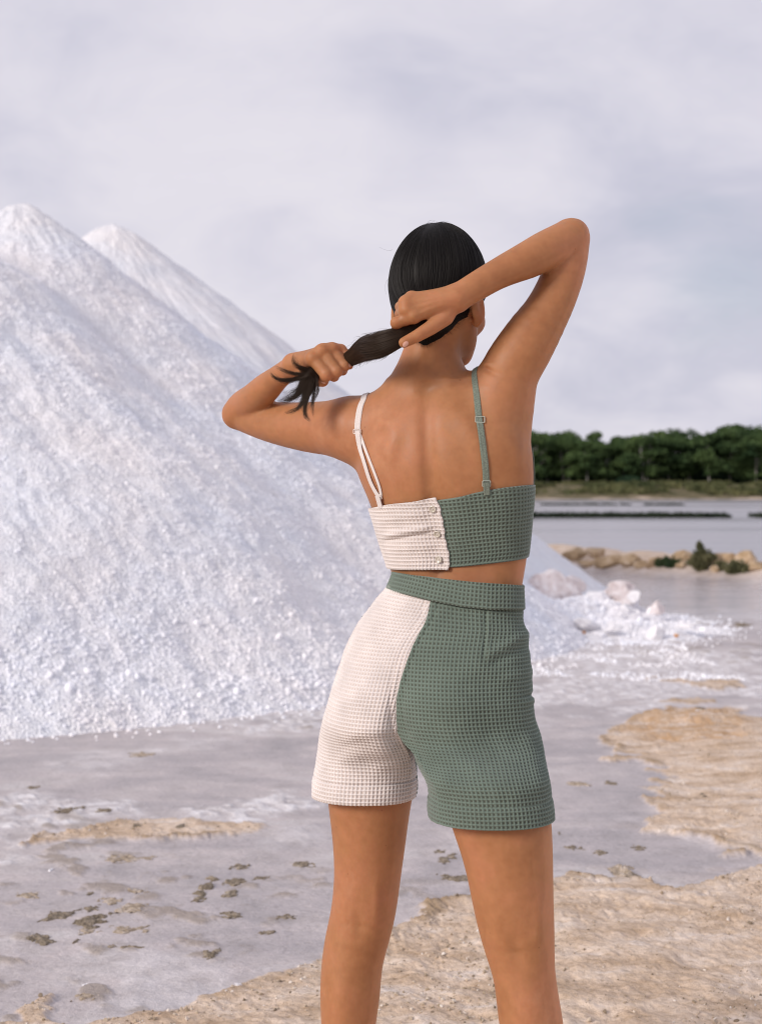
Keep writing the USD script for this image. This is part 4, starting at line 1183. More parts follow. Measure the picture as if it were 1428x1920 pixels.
def ground_height(x, y, detail=True):
    p = np.stack([x, y], -1)
    wx, wy = fast_noise(p, .30, 41, 4) - .5, fast_noise(p, .30, 42, 4) - .5
    w2 = fast_noise(p, .06, 43, 5) - .5
    near = ((x > gx0 + .1) & (x < gx1 - .1) & (y > gy0) & (y < gy1 - .1)).astype(float)
    amp = np.clip(y / 60, .05, .16)
    X, Y = x + wx * amp * 1.4, y + wy * amp * 1.4
    ssd = np.where(y < gy0 + .05, .3, look(sand_sd, X, Y)) + w2 * .07
    ssd = np.where((near > 0) | (y < gy0 + .05), ssd, np.where((y < 9) & (x > 3), .2, -1))
    fray = (fast_noise(p, .11, 44, 4) - .5) * .05
    sand = sstep(-.006, .016, ssd + fray)
    slab = sstep(-.05, .12, look(slab_sd, X, Y)) * near
    salt = sstep(-.10, .16, look(salt_sd, X, Y) + (fast_noise(p, .20, 45, 6) - .5) * 1.1) * (.35 + .65 * sstep(.35, .6, fast_noise(p, .035, 68, 4))) * near
    crust = sstep(.60, .76, fast_noise(p * np.array([1, .55]), .42, 46, 5)) * sstep(9.5, 7, y) * .4
    salt = np.clip(np.maximum(salt, crust * (y < 9)), 0, 1) * (1 - sand)
    z = .006 * (fast_noise(p, .8, 47, 3) - .5) + .004 * (fast_noise(p, .08, 48, 3) - .5) + .0016 * (fast_noise(p, .02, 49, 2) - .5)
    lumps = np.abs(fast_noise(p, .075, 50, 5) - .5)
    z += sand * (.008 + .022 * sstep(0, .6, ssd) + .030 * (fast_noise(p, .5, 51, 4) - .5) + .020 * (fast_noise(p, .10, 52, 5) - .5) * (.35 + sstep(.4, .62, fast_noise(p, .8, 65, 3))) + .008 * (fast_noise(p, .022, 60, 3) - .5) - .006 * sstep(.05, .0, lumps) * sstep(.45, .6, fast_noise(p, .7, 64, 3)))
    rim = (.35 + .65 * sstep(.35, .6, fast_noise(p, .35, 67, 3))) * np.exp(-((ssd - .022) / .034) ** 2) * sstep(.30, .55, fast_noise(p, .16, 53, 3))
    z += .012 * rim
    led = fast_noise(p * np.array([.45, 1.0]), .34, 54, 4) * 5.0
    z += slab * .026 * (np.floor(led) + sstep(.78, 1.0, led % 1.0) - 2.0) * .8
    z += salt * (.006 + .016 * (fast_noise(p, .06, 55, 4) - .5))
    scab = sstep(.60, .76, fast_noise(p, .10, 56, 5)) * sstep(.5, .70, fast_noise(p, 1.1, 57, 3)) * (1 - sand)
    z += scab * .005
    # dike, pond bed, far bank
    c, t, L = near_bank(x, y)
    cw = c + (fast_noise(p, 1.6, 58, 4) - .5) * .6
    hgt = .20 * sstep(-.3, 1.6, t) * (1 + .9 * (fast_noise(p, .9, 59, 4) - .5))
    dike = sstep(1.45, .55, np.abs(cw)) * sstep(-1.0, .6, t)
    z = np.where(y > 14, z * (1 - dike) + dike * (hgt + .03 * (fast_noise(p, .25, 61, 4) - .5)), z)
    pond = sstep(.55, 1.5, cw) * sstep(-3, -1, t) + sstep(-.5, -3.5, t) * sstep(24.5, 27.5, y)
    pond = np.clip(pond, 0, 1) * (y > 15)
    z = z - .35 * pond
    shore = 129 + 2.6 * (fast_noise(p, 9, 62, 3) - .5)
    bank = sstep(0, 8, y - shore)
    z = np.where(y > 110, -.35 * (1 - sstep(-2, .8, y - shore)) + bank * (1.15 + .35 * (fast_noise(p, 2.2, 63, 3) - .5)), z)
    sandy = np.maximum(sand, np.where(y > 14, dike, 0))
    sandy = np.where(y > 110, 1.0, sandy)
    wetness = (1 - sandy) * (1 - salt) * (1 - .8 * scab)
    film = sstep(11.5, 15.5, y) * sstep(1.2, 2.2, x - .0) * (y < 30)
    return z, sandy, salt, scab, wetness, film, np.where(y > 110, sstep(-.10, .12, bank + .30 * (fast_noise(p, 1.5, 66, 3) - .5)), 0.0), rim * sand, slab

az = np.r_[np.radians(np.linspace(-180, -19, 40)[:-1]), np.radians(np.arange(-19, 19, .072)), np.radians(np.linspace(19, 180, 40))]
rad = [0.15, .6, 1.2, 2.0, 2.5]
while rad[-1] < 23:
    d = rad[-1]
    rad.append(d + float(np.clip(d * d * 6.8e-4, .0085, .060)))
while rad[-1] < 126:
    rad.append(rad[-1] * 1.035)
while rad[-1] < 141:
    rad.append(rad[-1] + .5)
while rad[-1] < 2500:
    rad.append(rad[-1] * 1.12)
rad = np.array(rad)
GXX, GYY = rad[:, None] * np.sin(az)[None, :], rad[:, None] * np.cos(az)[None, :]
gz_, sandy, salt, scab, wetness, film, bankm, rimm, slabm = ground_height(GXX, GYY)
V = np.stack([GXX, GYY, gz_], -1).reshape(-1, 3)
f = grid_faces(len(rad), len(az))[:, ::-1]
GROUND = usdkit.material(stage, '/World/Looks/ground', {
    'co': ('texture_coordinate', {}),
    'sand': ('attribute', {'attribute': 'sand'}), 'salt': ('attribute', {'attribute': 'salt'}), 'scab': ('attribute', {'attribute': 'scab'}), 'film': ('attribute', {'attribute': 'film'}), 'bank': ('attribute', {'attribute': 'bank'}), 'rim': ('attribute', {'attribute': 'rim'}), 'slab': ('attribute', {'attribute': 'slab'}),
    'mp': ('mapping', {'scale': (1.0, 1.9, 1.0)}),
    'n1': ('noise_texture', {'scale': 1.3, 'detail': 6.0, 'roughness': 0.6, 'distortion': 0.6}), 'n2': ('noise_texture', {'scale': 9.0, 'detail': 6.0, 'roughness': 0.65}), 'n3': ('noise_texture', {'scale': 60.0, 'detail': 5.0, 'roughness': 0.7}),
    'n4': ('noise_texture', {'scale': 3.6, 'detail': 7.0, 'roughness': 0.68}), 'vo': ('voronoi_texture', {'scale': 120.0}),
    # mud under a film of brine: mauve grey with pinkish and bluish drifts
    'mud': ('rgb_ramp', {'ramp': [(0.30, (0.345, 0.320, 0.330)), (0.46, (0.435, 0.398, 0.404)), (0.56, (0.49, 0.445, 0.443)), (0.70, (0.56, 0.53, 0.53))]}),
    'mudv': ('rgb_ramp', {'ramp': [(0.30, (0.74, 0.72, 0.70)), (0.48, (0.97, 0.97, 0.97)), (0.62, (1.06, 1.05, 1.05)), (0.75, (1.25, 1.25, 1.28))]}), 'm1': ('mix', {'mix_type': 'multiply', 'fac': 0.9}), 'mudg': ('rgb_ramp', {'ramp': [(0.30, (0.72, 0.70, 0.67)), (0.45, (0.96, 0.955, 0.95)), (0.60, (1.05, 1.05, 1.05)), (0.75, (1.25, 1.25, 1.25))]}), 'm1b': ('mix', {'mix_type': 'multiply', 'fac': 0.9}),
    'sandc': ('rgb_ramp', {'ramp': [(0.32, (0.42, 0.305, 0.21)), (0.46, (0.58, 0.452, 0.345)), (0.56, (0.66, 0.54, 0.44)), (0.70, (0.73, 0.66, 0.615))]}),
    'sandv': ('rgb_ramp', {'ramp': [(0.30, (0.66, 0.62, 0.56)), (0.45, (0.93, 0.92, 0.90)), (0.62, (1.05, 1.05, 1.05)), (0.75, (1.16, 1.16, 1.18))]}), 'm2': ('mix', {'mix_type': 'multiply', 'fac': 1.0}),
    'saltc': ('rgb_ramp', {'ramp': [(0.30, (0.50, 0.46, 0.46)), (0.50, (0.66, 0.635, 0.645)), (0.68, (0.78, 0.765, 0.785))]}),
    'rimc': ('mix', {'mix_type': 'mix', 'color2': (0.30, 0.21, 0.125)}), 'rimf': ('math', {'math_type': 'multiply', 'value2': 0.8}),
    'slabr': ('rgb_ramp', {'ramp': [(0.40, (0.0, 0.0, 0.0)), (0.58, (0.75, 0.75, 0.75))]}), 'slabf': ('math', {'math_type': 'multiply'}), 'slabc': ('mix', {'mix_type': 'mix', 'color2': (0.47, 0.285, 0.14)}),
    'bankr': ('rgb_ramp', {'ramp': [(0.35, (0.060, 0.060, 0.030)), (0.5, (0.115, 0.100, 0.055)), (0.68, (0.25, 0.20, 0.13))]}), 'bankc': ('mix', {'mix_type': 'mix'}),
    'c1': ('mix', {'mix_type': 'mix'}), 'c2': ('mix', {'mix_type': 'mix'}), 'c3': ('mix', {'mix_type': 'mix', 'color2': (0.31, 0.255, 0.205)}), 'scabf': ('math', {'math_type': 'multiply', 'value2': 0.6}),
    'dry': ('math', {'math_type': 'maximum'}), 'dry2': ('math', {'math_type': 'maximum'}),
    'wr': ('map_range', {'from_min': 0.32, 'from_max': 0.68, 'to_min': 0.38, 'to_max': 0.72}),
    'filmr': ('mix_float', {'b': 0.10}), 'rough': ('mix_float', {'b': 0.93}),
    'spec': ('map_range', {'from_min': 0.0, 'from_max': 1.0, 'to_min': 0.40, 'to_max': 0.15}),
    'h': ('math', {'math_type': 'multiply_add', 'value2': 0.6}), 'bs': ('map_range', {'from_min': 0.0, 'from_max': 1.0, 'to_min': 0.55, 'to_max': 0.9}), 'bsf': ('mix_float', {'b': 0.02}),
    'b': ('bump', {'distance': 0.012}), 'p': ('principled_bsdf', {}),
}, [('co.object', 'mp.vector')] + [('mp.vector', f'{k}.vector') for k in ('n1', 'n4')] + [('co.object', f'{k}.vector') for k in ('n2', 'n3', 'vo')] + [
    ('n1.fac', 'mud.fac'), ('n2.fac', 'mudv.fac'), ('mud.color', 'm1.color1'), ('mudv.color', 'm1.color2'), ('n4.fac', 'sandc.fac'), ('n3.fac', 'sandv.fac'), ('sandc.color', 'm2.color1'), ('sandv.color', 'm2.color2'), ('n2.fac', 'saltc.fac'),
    ('rim.fac', 'rimf.value1'), ('rimf.value', 'rimc.fac'), ('m2.color', 'rimc.color1'), ('n2.fac', 'slabr.fac'), ('slabr.color', 'slabf.value1'), ('slab.fac', 'slabf.value2'), ('slabf.value', 'slabc.fac'), ('rimc.color', 'slabc.color1'),
    ('n1.fac', 'bankr.fac'), ('bank.fac', 'bankc.fac'), ('slabc.color', 'bankc.color1'), ('bankr.color', 'bankc.color2'),
    ('m1.color', 'm1b.color1'), ('n3.fac', 'mudg.fac'), ('mudg.color', 'm1b.color2'), ('salt.fac', 'c1.fac'), ('m1b.color', 'c1.color1'), ('saltc.color', 'c1.color2'), ('scab.fac', 'scabf.value1'), ('scabf.value', 'c3.fac'), ('c1.color', 'c3.color1'),
    ('sand.fac', 'c2.fac'), ('c3.color', 'c2.color1'), ('bankc.color', 'c2.color2'), ('c2.color', 'p.base_color'),
    ('salt.fac', 'dry.value1'), ('sand.fac', 'dry.value2'), ('dry.value', 'dry2.value1'), ('scab.fac', 'dry2.value2'), ('n2.fac', 'wr.value'), ('wr.result', 'filmr.a'), ('film.fac', 'filmr.fac'), ('filmr.result', 'rough.a'), ('dry2.value', 'rough.fac'), ('rough.result', 'p.roughness'),
    ('dry2.value', 'spec.value'), ('spec.result', 'p.specular_ior_level'), ('n3.fac', 'h.value1'), ('n2.fac', 'h.value3'), ('h.value', 'b.height'), ('dry2.value', 'bs.value'), ('bs.result', 'bsf.a'), ('film.fac', 'bsf.fac'), ('bs.result', 'b.strength'), ('b.normal', 'p.normal')], surface='p.BSDF')
gp = obj('ground', (V, f), GROUND, smooth=True)
tag(gp, kind='structure')
for nme, val in (('sand', sandy), ('salt', salt), ('scab', scab), ('film', film), ('bank', bankm), ('rim', rimm), ('slab', slabm)):
    primvar(gp, nme, val.ravel())

WATER = usdkit.material(stage, '/World/Looks/pond_water', {
    'co': ('texture_coordinate', {}), 'mp': ('mapping', {'scale': (0.35, 1.6, 1.0)}), 'n': ('noise_texture', {'scale': 1.0, 'detail': 5.0, 'roughness': 0.6}),
    'mp2': ('mapping', {'scale': (0.02, 0.10, 1.0)}), 'n2': ('noise_texture', {'scale': 1.0, 'detail': 3.0}),
    'rr': ('map_range', {'from_min': 0.35, 'from_max': 0.65, 'to_min': 0.14, 'to_max': 0.34}),
    'b': ('bump', {'strength': 0.25, 'distance': 0.02}),
    'p': ('principled_bsdf', {'base_color': (0.33, 0.315, 0.335), 'ior': 1.34, 'specular_ior_level': 0.6})},
    [('co.object', 'mp.vector'), ('mp.vector', 'n.vector'), ('n.fac', 'b.height'), ('b.normal', 'p.normal'), ('co.object', 'mp2.vector'), ('mp2.vector', 'n2.vector'), ('n2.fac', 'rr.value'), ('rr.result', 'p.roughness')], surface='p.BSDF')
w = obj('water', (np.array([[-160, 18, -.06], [160, 18, -.06], [160, 134, -.06], [-160, 134, -.06.__float__()]]), np.array([[0, 1, 2, 3]])), WATER)
tag(w, kind='structure')

# ------------------------------------------------------------------ salt piles
SALT = usdkit.material(stage, '/World/Looks/salt', {
    'co': ('texture_coordinate', {}), 'n1': ('noise_texture', {'scale': 1.1, 'detail': 5.0, 'roughness': 0.6}), 'n2': ('noise_texture', {'scale': 24.0, 'detail': 4.0, 'roughness': 0.6}), 'vo': ('voronoi_texture', {'scale': 62.0}), 'n3': ('noise_texture', {'scale': 90.0, 'detail': 3.0}),
    'r1': ('rgb_ramp', {'ramp': [(0.36, (0.775, 0.800, 0.86)), (0.5, (0.815, 0.820, 0.86)), (0.64, (0.84, 0.825, 0.845))]}), 'r2': ('rgb_ramp', {'ramp': [(0.30, (0.92, 0.92, 0.92)), (0.55, (1.0, 1.0, 1.0)), (0.7, (1.03, 1.03, 1.03))]}), 'm': ('mix', {'mix_type': 'multiply', 'fac': 1.0, 'use_clamp': True}),
    'h': ('math', {'math_type': 'multiply_add', 'value2': 0.7}), 'b': ('bump', {'strength': 1.0, 'distance': 0.014}),
    'p': ('principled_bsdf', {'roughness': 0.62, 'specular_ior_level': 0.35})},
    [('co.object', f'{k}.vector') for k in ('n1', 'n2', 'n3', 'vo')] + [('n1.fac', 'r1.fac'), ('n2.fac', 'r2.fac'), ('r1.color', 'm.color1'), ('r2.color', 'm.color2'), ('m.color', 'p.base_color'), ('vo.distance', 'h.value1'), ('n3.fac', 'h.value3'), ('h.value', 'b.height'), ('b.normal', 'p.normal')], surface='p.BSDF')

def cone(cx, cy, h, slope, soft, seed, ledge=0.05):
    def fn(x, y):
        dx, dy = x - cx, y - cy
        r = np.hypot(dx, dy); th = np.arctan2(dx, -dy)
        q = np.stack([th * 3.0, r * .16], -1)
        p = np.stack([x, y], -1)
        z = h - slope * (np.sqrt(r * r + soft * soft) - soft)
        rill = fast_noise(q, .30, seed, 4) - .5
        big = fast_noise(p, 1.3, seed + 1, 4) - .5
        z = z + (sstep(.9, 2.6, r) * .06 * rill + sstep(.2, 1.2, r) * .26 * big) * sstep(-.1, .5, z)
        z = z + .035 * (fast_noise(p, .16, seed + 2, 4) - .5) + .034 * (fast_noise(p, .050, seed + 3, 3) - .5)
        foot = h / slope
        return z
    return fn
PILES = [('salt_pile', -3.72, 11.7, 3.42, .735, .15, 71, .027, 'nearest white salt pile, its crest outside the picture at left'),
         ('salt_pile', -3.15, 13.1, 3.70, .765, .14, 81, .028, 'white salt pile with the rounded tip at the left edge of the picture'),
         ('salt_pile', -3.12, 17.4, 4.27, .755, .16, 91, .060, 'rear white salt pile, its tip right of the other tip')]
pile_fns = []
for name, cx, cy, h, sl, soft, seed, res, label in PILES:
    fn = cone(cx, cy, h, sl, soft, seed)
    pile_fns.append((fn, cx, cy, h / sl))
    R_ = h / sl + soft + .35
    rr_ = np.r_[np.arange(0.03, .6, res * .8), np.arange(.6, R_, res)]
    thd = np.r_[np.linspace(-1.75, 1.95, int(R_ * 3.6 / (res * 1.0)))]
    thc = np.linspace(1.95, 2 * math.pi - 1.75, 40)[1:-1]
    tt_ = np.r_[thd, thc]
    x, y = cx + rr_[:, None] * np.sin(tt_)[None], cy - rr_[:, None] * np.cos(tt_)[None]
    z = np.maximum(fn(x, y), -.25)
    V = np.stack([x, y, z], -1).reshape(-1, 3)
    f = grid_faces(len(rr_), len(tt_), closed=True)
    top = len(V); V = np.vstack([V, [cx, cy, float(fn(np.array([cx]), np.array([cy]))[0])]])
    F = np.vstack([tris(f), np.stack([np.full(len(tt_), top), (np.arange(len(tt_)) + 1) % len(tt_), np.arange(len(tt_))], 1)[:, ::-1]])
    tag(obj(name, (V, F), SALT, smooth=True), label, 'salt pile', 'salt piles at left')

def rock_mesh(seed, detail=2, facets=9, rough=.05, squash=(1, 1, 1)):
    """A broken stone: a ball cut by random planes, then roughened."""
    r = np.random.default_rng(seed)
    m = trimesh.creation.icosphere(detail, 1.0)
    v = np.array(m.vertices)
    for _ in range(facets):
        n = r.normal(size=3); n /= np.linalg.norm(n); d = r.uniform(.46, .84)
        s = v @ n
        v = v - np.maximum(s - d, 0)[:, None] * n * .96
    v *= 1 + rough * (meshkit.fbm(v * 2.3 + seed * 7.1, 3, seed)[:, None] - .5) * 2
    return trimesh.Trimesh(v * np.asarray(squash), m.faces, process=False)

CRYSTAL = usdkit.material(stage, '/World/Looks/salt_crystal', {
    'g': ('geometry', {}), 'n1': ('noise_texture', {'scale': 1.1, 'detail': 5.0, 'roughness': 0.6}), 'oi': ('object_info', {}),
    'r1': ('rgb_ramp', {'ramp': [(0.36, (0.775, 0.80, 0.865)), (0.5, (0.82, 0.825, 0.865)), (0.64, (0.845, 0.83, 0.85))]}),
    'p': ('principled_bsdf', {'roughness': 0.75, 'specular_ior_level': 0.15})}, [('g.position', 'n1.vector'), ('n1.fac', 'r1.fac'), ('r1.color', 'p.base_color')], surface='p.BSDF')
# crystals lying on the piles
rng = np.random.default_rng(5)
inst = UsdGeom.PointInstancer.Define(stage, '/World/salt_crystals')
tag(inst, kind='stuff')
tag(inst, 'loose white salt crystals covering the salt piles', 'salt')
protos = []
for k in range(4):
    pp_ = f'/World/salt_crystals/crystal_{k + 1:03d}'
    usdkit.mesh(stage, pp_, rock_mesh(300 + k, 1, 6, .12), CRYSTAL)
    protos.append(pp_)
inst.CreatePrototypesRel().SetTargets([Sdf.Path(q) for q in protos])
pos, scl = [], []
for (fn, cx, cy, R_), n, size in zip(pile_fns[:2], (150000, 160000), (.0042, .0046)):
    r = R_ * np.sqrt(rng.uniform(.02, 1.06, n)); th = rng.uniform(-1.3, 1.7, n)
    x, y = cx + r * np.sin(th), cy - r * np.cos(th)
    z = fn(x, y)
    cl = fast_noise(np.stack([x, y], -1), .35, 99, 4)
    ok = (z > -.02) & (rng.random(n) < .5 + .8 * sstep(.35, .65, cl))
    s_ = size * np.exp(rng.normal(0, .38, n)) * (1 + .5 * sstep(.9, .0, z))
    pos.append(np.stack([x, y, np.maximum(z, 0) + s_ * .25], -1)[ok]); scl.append(s_[ok])
n = 2600                                                           # strewn round the foot
k = rng.integers(0, 2, n); th = rng.uniform(-1.2, 1.6, n)
cx, cy, R_ = (np.array([pile_fns[i][j] for i in k]) for j in (1, 2, 3))
r = R_ + np.abs(rng.normal(0, .16, n)) + .0
x, y = cx + r * np.sin(th), cy - r * np.cos(th)
s_ = .0075 * np.exp(rng.normal(0, .4, n))
pos.append(np.stack([x, y, ground_height(x, y)[0] + s_ * .3], -1)); scl.append(s_)
def heap_height(x, y):
    e = ((x - 1.72) / 1.05) ** 2 + ((y - 13.2) / 1.35) ** 2
    p = np.stack([x, y], -1)
    return .24 * np.exp(-e * 1.5) - .03 + np.exp(-e * .9) * (.22 * (fast_noise(p, .30, 31, 5) - .5) + .10 * (fast_noise(p, .10, 32, 4) - .5)), e
n = 22000                                                          # on and round the low heap at right
x, y = 1.72 + rng.normal(0, .62, n), 13.0 + rng.normal(0, .85, n)
hz0, e = heap_height(x, y)
g0 = ground_height(x, y)[0]
s_ = .0062 * np.exp(rng.normal(0, .5, n)) * (1 + 1.2 * (rng.random(n) < .03))
ok = (y < 14.8) & (rng.random(n) < np.exp(-e * .9)) & (e < 2.4)
pos.append(np.stack([x, y, np.maximum(hz0, g0) + s_ * .25], -1)[ok]); scl.append(s_[ok])
n = 6000                                                           # thin granular apron in front of it
x, y = rng.uniform(.9, 2.3, n), rng.uniform(9.4, 12.6, n)
ok = fast_noise(np.stack([x, y], -1), .30, 33, 4) > .56
s_ = .0048 * np.exp(rng.normal(0, .45, n))
pos.append(np.stack([x, y, ground_height(x, y)[0] + s_ * .2], -1)[ok]); scl.append(s_[ok])
pos, scl = np.vstack(pos), np.concatenate(scl)
inst.CreatePositionsAttr(Vt.Vec3fArray.FromNumpy(pos.astype(np.float32)))
inst.CreateScalesAttr(Vt.Vec3fArray.FromNumpy((scl[:, None] * rng.uniform(.7, 1.2, (len(scl), 3))).astype(np.float32)))
qd = rng.normal(size=(len(scl), 4)); qd /= np.linalg.norm(qd, axis=1, keepdims=True)
inst.CreateOrientationsAttr(Vt.QuathArray([Gf.Quath(float(a), float(b), float(c), float(d)) for a, b, c, d in qd]))
inst.CreateProtoIndicesAttr(Vt.IntArray.FromNumpy(rng.integers(0, 4, len(scl)).astype(np.int32)))
print('crystals', len(scl), 'ground', len(gz_.ravel()))
# ------------------------------------------------------------------ the far shore: pines, undergrowth, scrub
def leaf_mat(name, dark, light, transl=0.25, scale=1.0):
    return usdkit.material(stage, '/World/Looks/' + name, {
        'g': ('geometry', {}), 'n': ('noise_texture', {'scale': scale, 'detail': 3.0}), 'ad': ('math', {'math_type': 'multiply_add', 'value2': 0.30}),
        'r': ('rgb_ramp', {'ramp': [(0.30, dark), (0.75, light)]}),
        'd': ('principled_bsdf', {'roughness': 0.75, 'specular_ior_level': 0.15}), 't': ('translucent_bsdf', {}), 'm': ('mix_closure', {'fac': transl})},
        [('g.position', 'n.vector'), ('g.random_per_island', 'ad.value1'), ('n.fac', 'ad.value3'), ('ad.value', 'r.fac'), ('r.color', 'd.base_color'), ('r.color', 't.color'), ('d.BSDF', 'm.closure1'), ('t.BSDF', 'm.closure2')], surface='m.closure')
PINE = leaf_mat('pine_needles', (0.026, 0.054, 0.022), (0.105, 0.158, 0.055), .25, .35)
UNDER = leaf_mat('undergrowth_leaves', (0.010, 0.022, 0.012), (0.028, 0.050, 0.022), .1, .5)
SCRUB = leaf_mat('scrub_leaves', (0.045, 0.062, 0.026), (0.17, 0.165, 0.075), .2, .4)
BUSH = leaf_mat('bush_leaves', (0.085, 0.092, 0.046), (0.25, 0.235, 0.125), .35, 6.0)
GREENB = leaf_mat('samphire_leaves', (0.020, 0.040, 0.018), (0.075, 0.105, 0.045), .2, 6.0)
BARK = usdkit.material(stage, '/World/Looks/pale_bark', {'g': ('geometry', {}), 'n': ('noise_texture', {'scale': 3.0, 'detail': 4.0}), 'r': ('rgb_ramp', {'ramp': [(0.3, (0.13, 0.115, 0.10)), (0.7, (0.30, 0.28, 0.26))]}), 'p': ('principled_bsdf', {'roughness': 0.9})}, [('g.position', 'n.vector'), ('n.fac', 'r.fac'), ('r.color', 'p.base_color')], surface='p.BSDF')
PALE = usdkit.material(stage, '/World/Looks/white_bark', {'g': ('geometry', {}), 'n': ('noise_texture', {'scale': 3.0, 'detail': 4.0}), 'r': ('rgb_ramp', {'ramp': [(0.3, (0.30, 0.28, 0.26)), (0.7, (0.52, 0.50, 0.48))]}), 'p': ('principled_bsdf', {'roughness': 0.9})}, [('g.position', 'n.vector'), ('n.fac', 'r.fac'), ('r.color', 'p.base_color')], surface='p.BSDF')

def leaves(c, size, rng, aspect=1.0, up=.5):
    """Small folded leaf clumps (two triangles each) at the points c."""
    n = len(c)
    a = rng.normal(size=(n, 3)); a /= np.linalg.norm(a, axis=1, keepdims=True)
    b = rng.normal(size=(n, 3)); b[:, 2] += up; b -= (b * a).sum(1, keepdims=True) * a; b /= np.linalg.norm(b, axis=1, keepdims=True)
    s = np.broadcast_to(size, (n,))[:, None] * rng.uniform(.6, 1.4, (n, 1))
    V = np.stack([c - a * s * aspect, c - b * s * .6, c + a * s * aspect, c + b * s * .6 + np.cross(a, b) * s * .4], 1).reshape(-1, 3)
    k = np.arange(n)[:, None] * 4
    return trimesh.Trimesh(V, np.vstack([k + [0, 1, 2], k + [0, 2, 3]]), process=False)

def tube_mesh(P, r, sides=6):
    P = np.asarray(P, float); r = np.broadcast_to(r, (len(P),))
    T = np.gradient(P, axis=0); T /= np.linalg.norm(T, axis=1, keepdims=True) + 1e-9
    a = np.cross(T, np.where(np.abs(T[:, 2:]) < .9, [0, 0, 1.0], [1.0, 0, 0])); a /= np.linalg.norm(a, axis=1, keepdims=True); b = np.cross(T, a)
    g = np.arange(sides) * 2 * math.pi / sides
    V = P[:, None] + r[:, None, None] * (np.cos(g)[None, :, None] * a[:, None] + np.sin(g)[None, :, None] * b[:, None])
    f = tris(grid_faces(len(P), sides, closed=True))
    n = len(P) * sides
    caps = [[n - sides, n - sides + i, n - sides + i + 1] for i in range(1, sides - 1)] + [[0, i + 1, i] for i in range(1, sides - 1)]
    return trimesh.Trimesh(V.reshape(-1, 3), np.vstack([f, caps]), process=False)

def pine(seed, h, w, lean=0.0, fork=False, bare=.18):
    r = np.random.default_rng(seed)
    tr, lobes = [], []
    forks = [(-.16, .5), (.22, .55)] if fork else [(lean, 1.0)]
    for dx, _ in forks:
        base = np.array([dx * .5, 0, -.3]); top = np.array([dx * 3.0 + r.normal(0, .15), r.normal(0, .15), h * .80])
        P = spaced(np.array([base, base * .6 + top * .4 + r.normal(0, .12, 3) * [1, 1, 0], top]), 9)
        tr.append(tube_mesh(P, np.linspace(.075, .035, 9)))
        for k in range(5):
            q = P[4 + k % 4]; e = q + np.array([r.uniform(-1, 1) * w * .42, r.uniform(-1, 1) * w * .3, h * r.uniform(.08, .2)])
            tr.append(tube_mesh(np.array([q, (q + e) / 2 + [0, 0, -.08], e]), np.linspace(.04, .015, 3), 5))
    nl = int(13 + w * 2.5)
    for k in range(nl):
        f = r.uniform(-1, 1); zz = h * (bare + (1 - bare) * r.uniform(.02, .92)) 
        ww = w * .5 * math.sqrt(max(.05, 1 - ((zz / h - .62) / .5) ** 2))
        lobes.append((np.array([f * ww, r.uniform(-1, 1) * ww * .8, zz - .06 * h * f * f]), np.array([.32, .32, .22]) * w * r.uniform(.55, 1.05)))
    pts = []
    for c, rad in lobes:
        m = 150
        d = r.normal(size=(m, 3)); d /= np.linalg.norm(d, axis=1, keepdims=True); d[:, 2] = np.abs(d[:, 2]) * 1.0 - .25 * (r.random(m) < .35)
        pts.append(c + d * rad * r.uniform(.55, 1.1, (m, 1)))
    return trimesh.util.concatenate(tr), leaves(np.vstack(pts), .19, r, 1.0, 1.0)

def tree(u, d, h, w, seed, label, fork=False, lean=0.0, bark=None, bare=.18, group=None):
    x = (u - CU) * d / FPX
    t = thing('pine_tree', (x, d, 1.12))
    tm, cm = pine(seed, h, w, lean, fork, bare)
    obj('trunk', tm, bark or BARK, t, smooth=True); obj('crown', cm, PINE, t)
    tag(t, label, 'tree', group)
ROWT = [  # pixel, distance, height, crown width, label, fork, lean, bark
    (1003, 147, 5.0, 3.4, 'dark green pine on the far shore, just right of the woman', 0, 0, None), (1026, 149, 4.7, 3.2, 'pine with a thin grey trunk, second tree right of the woman', 0, .02, None),
    (1060, 148, 4.8, 3.5, 'pine with two close grey trunks, below the first broad hump of the treetops', 1, 0, BARK), (1101, 147, 4.2, 3.2, 'low pine with one straight grey trunk under the dip in the treetops', 0, .04, PALE),
    (1133, 148, 4.0, 2.9, 'lowest pine of the row, at the dip in the treetops', 0, 0, None), (1166, 149, 4.5, 3.3, 'pine left of the tree with forked white trunks', 0, -.03, None),
    (1207, 147, 4.9, 3.5, 'pine with two forked white trunks, brightest stems of the row', 1, .05, PALE), (1252, 148, 5.0, 3.5, 'broad dark pine right of the forked white trunks', 0, 0, None),
    (1290, 149, 4.6, 3.2, 'pine with hidden trunk, left of the leaning white stem', 0, -.04, None), (1330, 147, 5.0, 3.6, 'pine with one leaning white stem, near the right edge of the picture', 0, -.06, PALE),
    (1368, 148, 5.3, 3.6, 'tallest pine of the row, under the highest hump of the treetops', 0, .03, None), (1416, 147, 5.1, 3.5, 'pine with thin grey trunk at the right edge of the picture', 0, .03, BARK)]
for i, (u, d, h, w, label, fork, lean, bark) in enumerate(ROWT):
    tree(u, d, h, w, 500 + i, label, bool(fork), lean, bark)
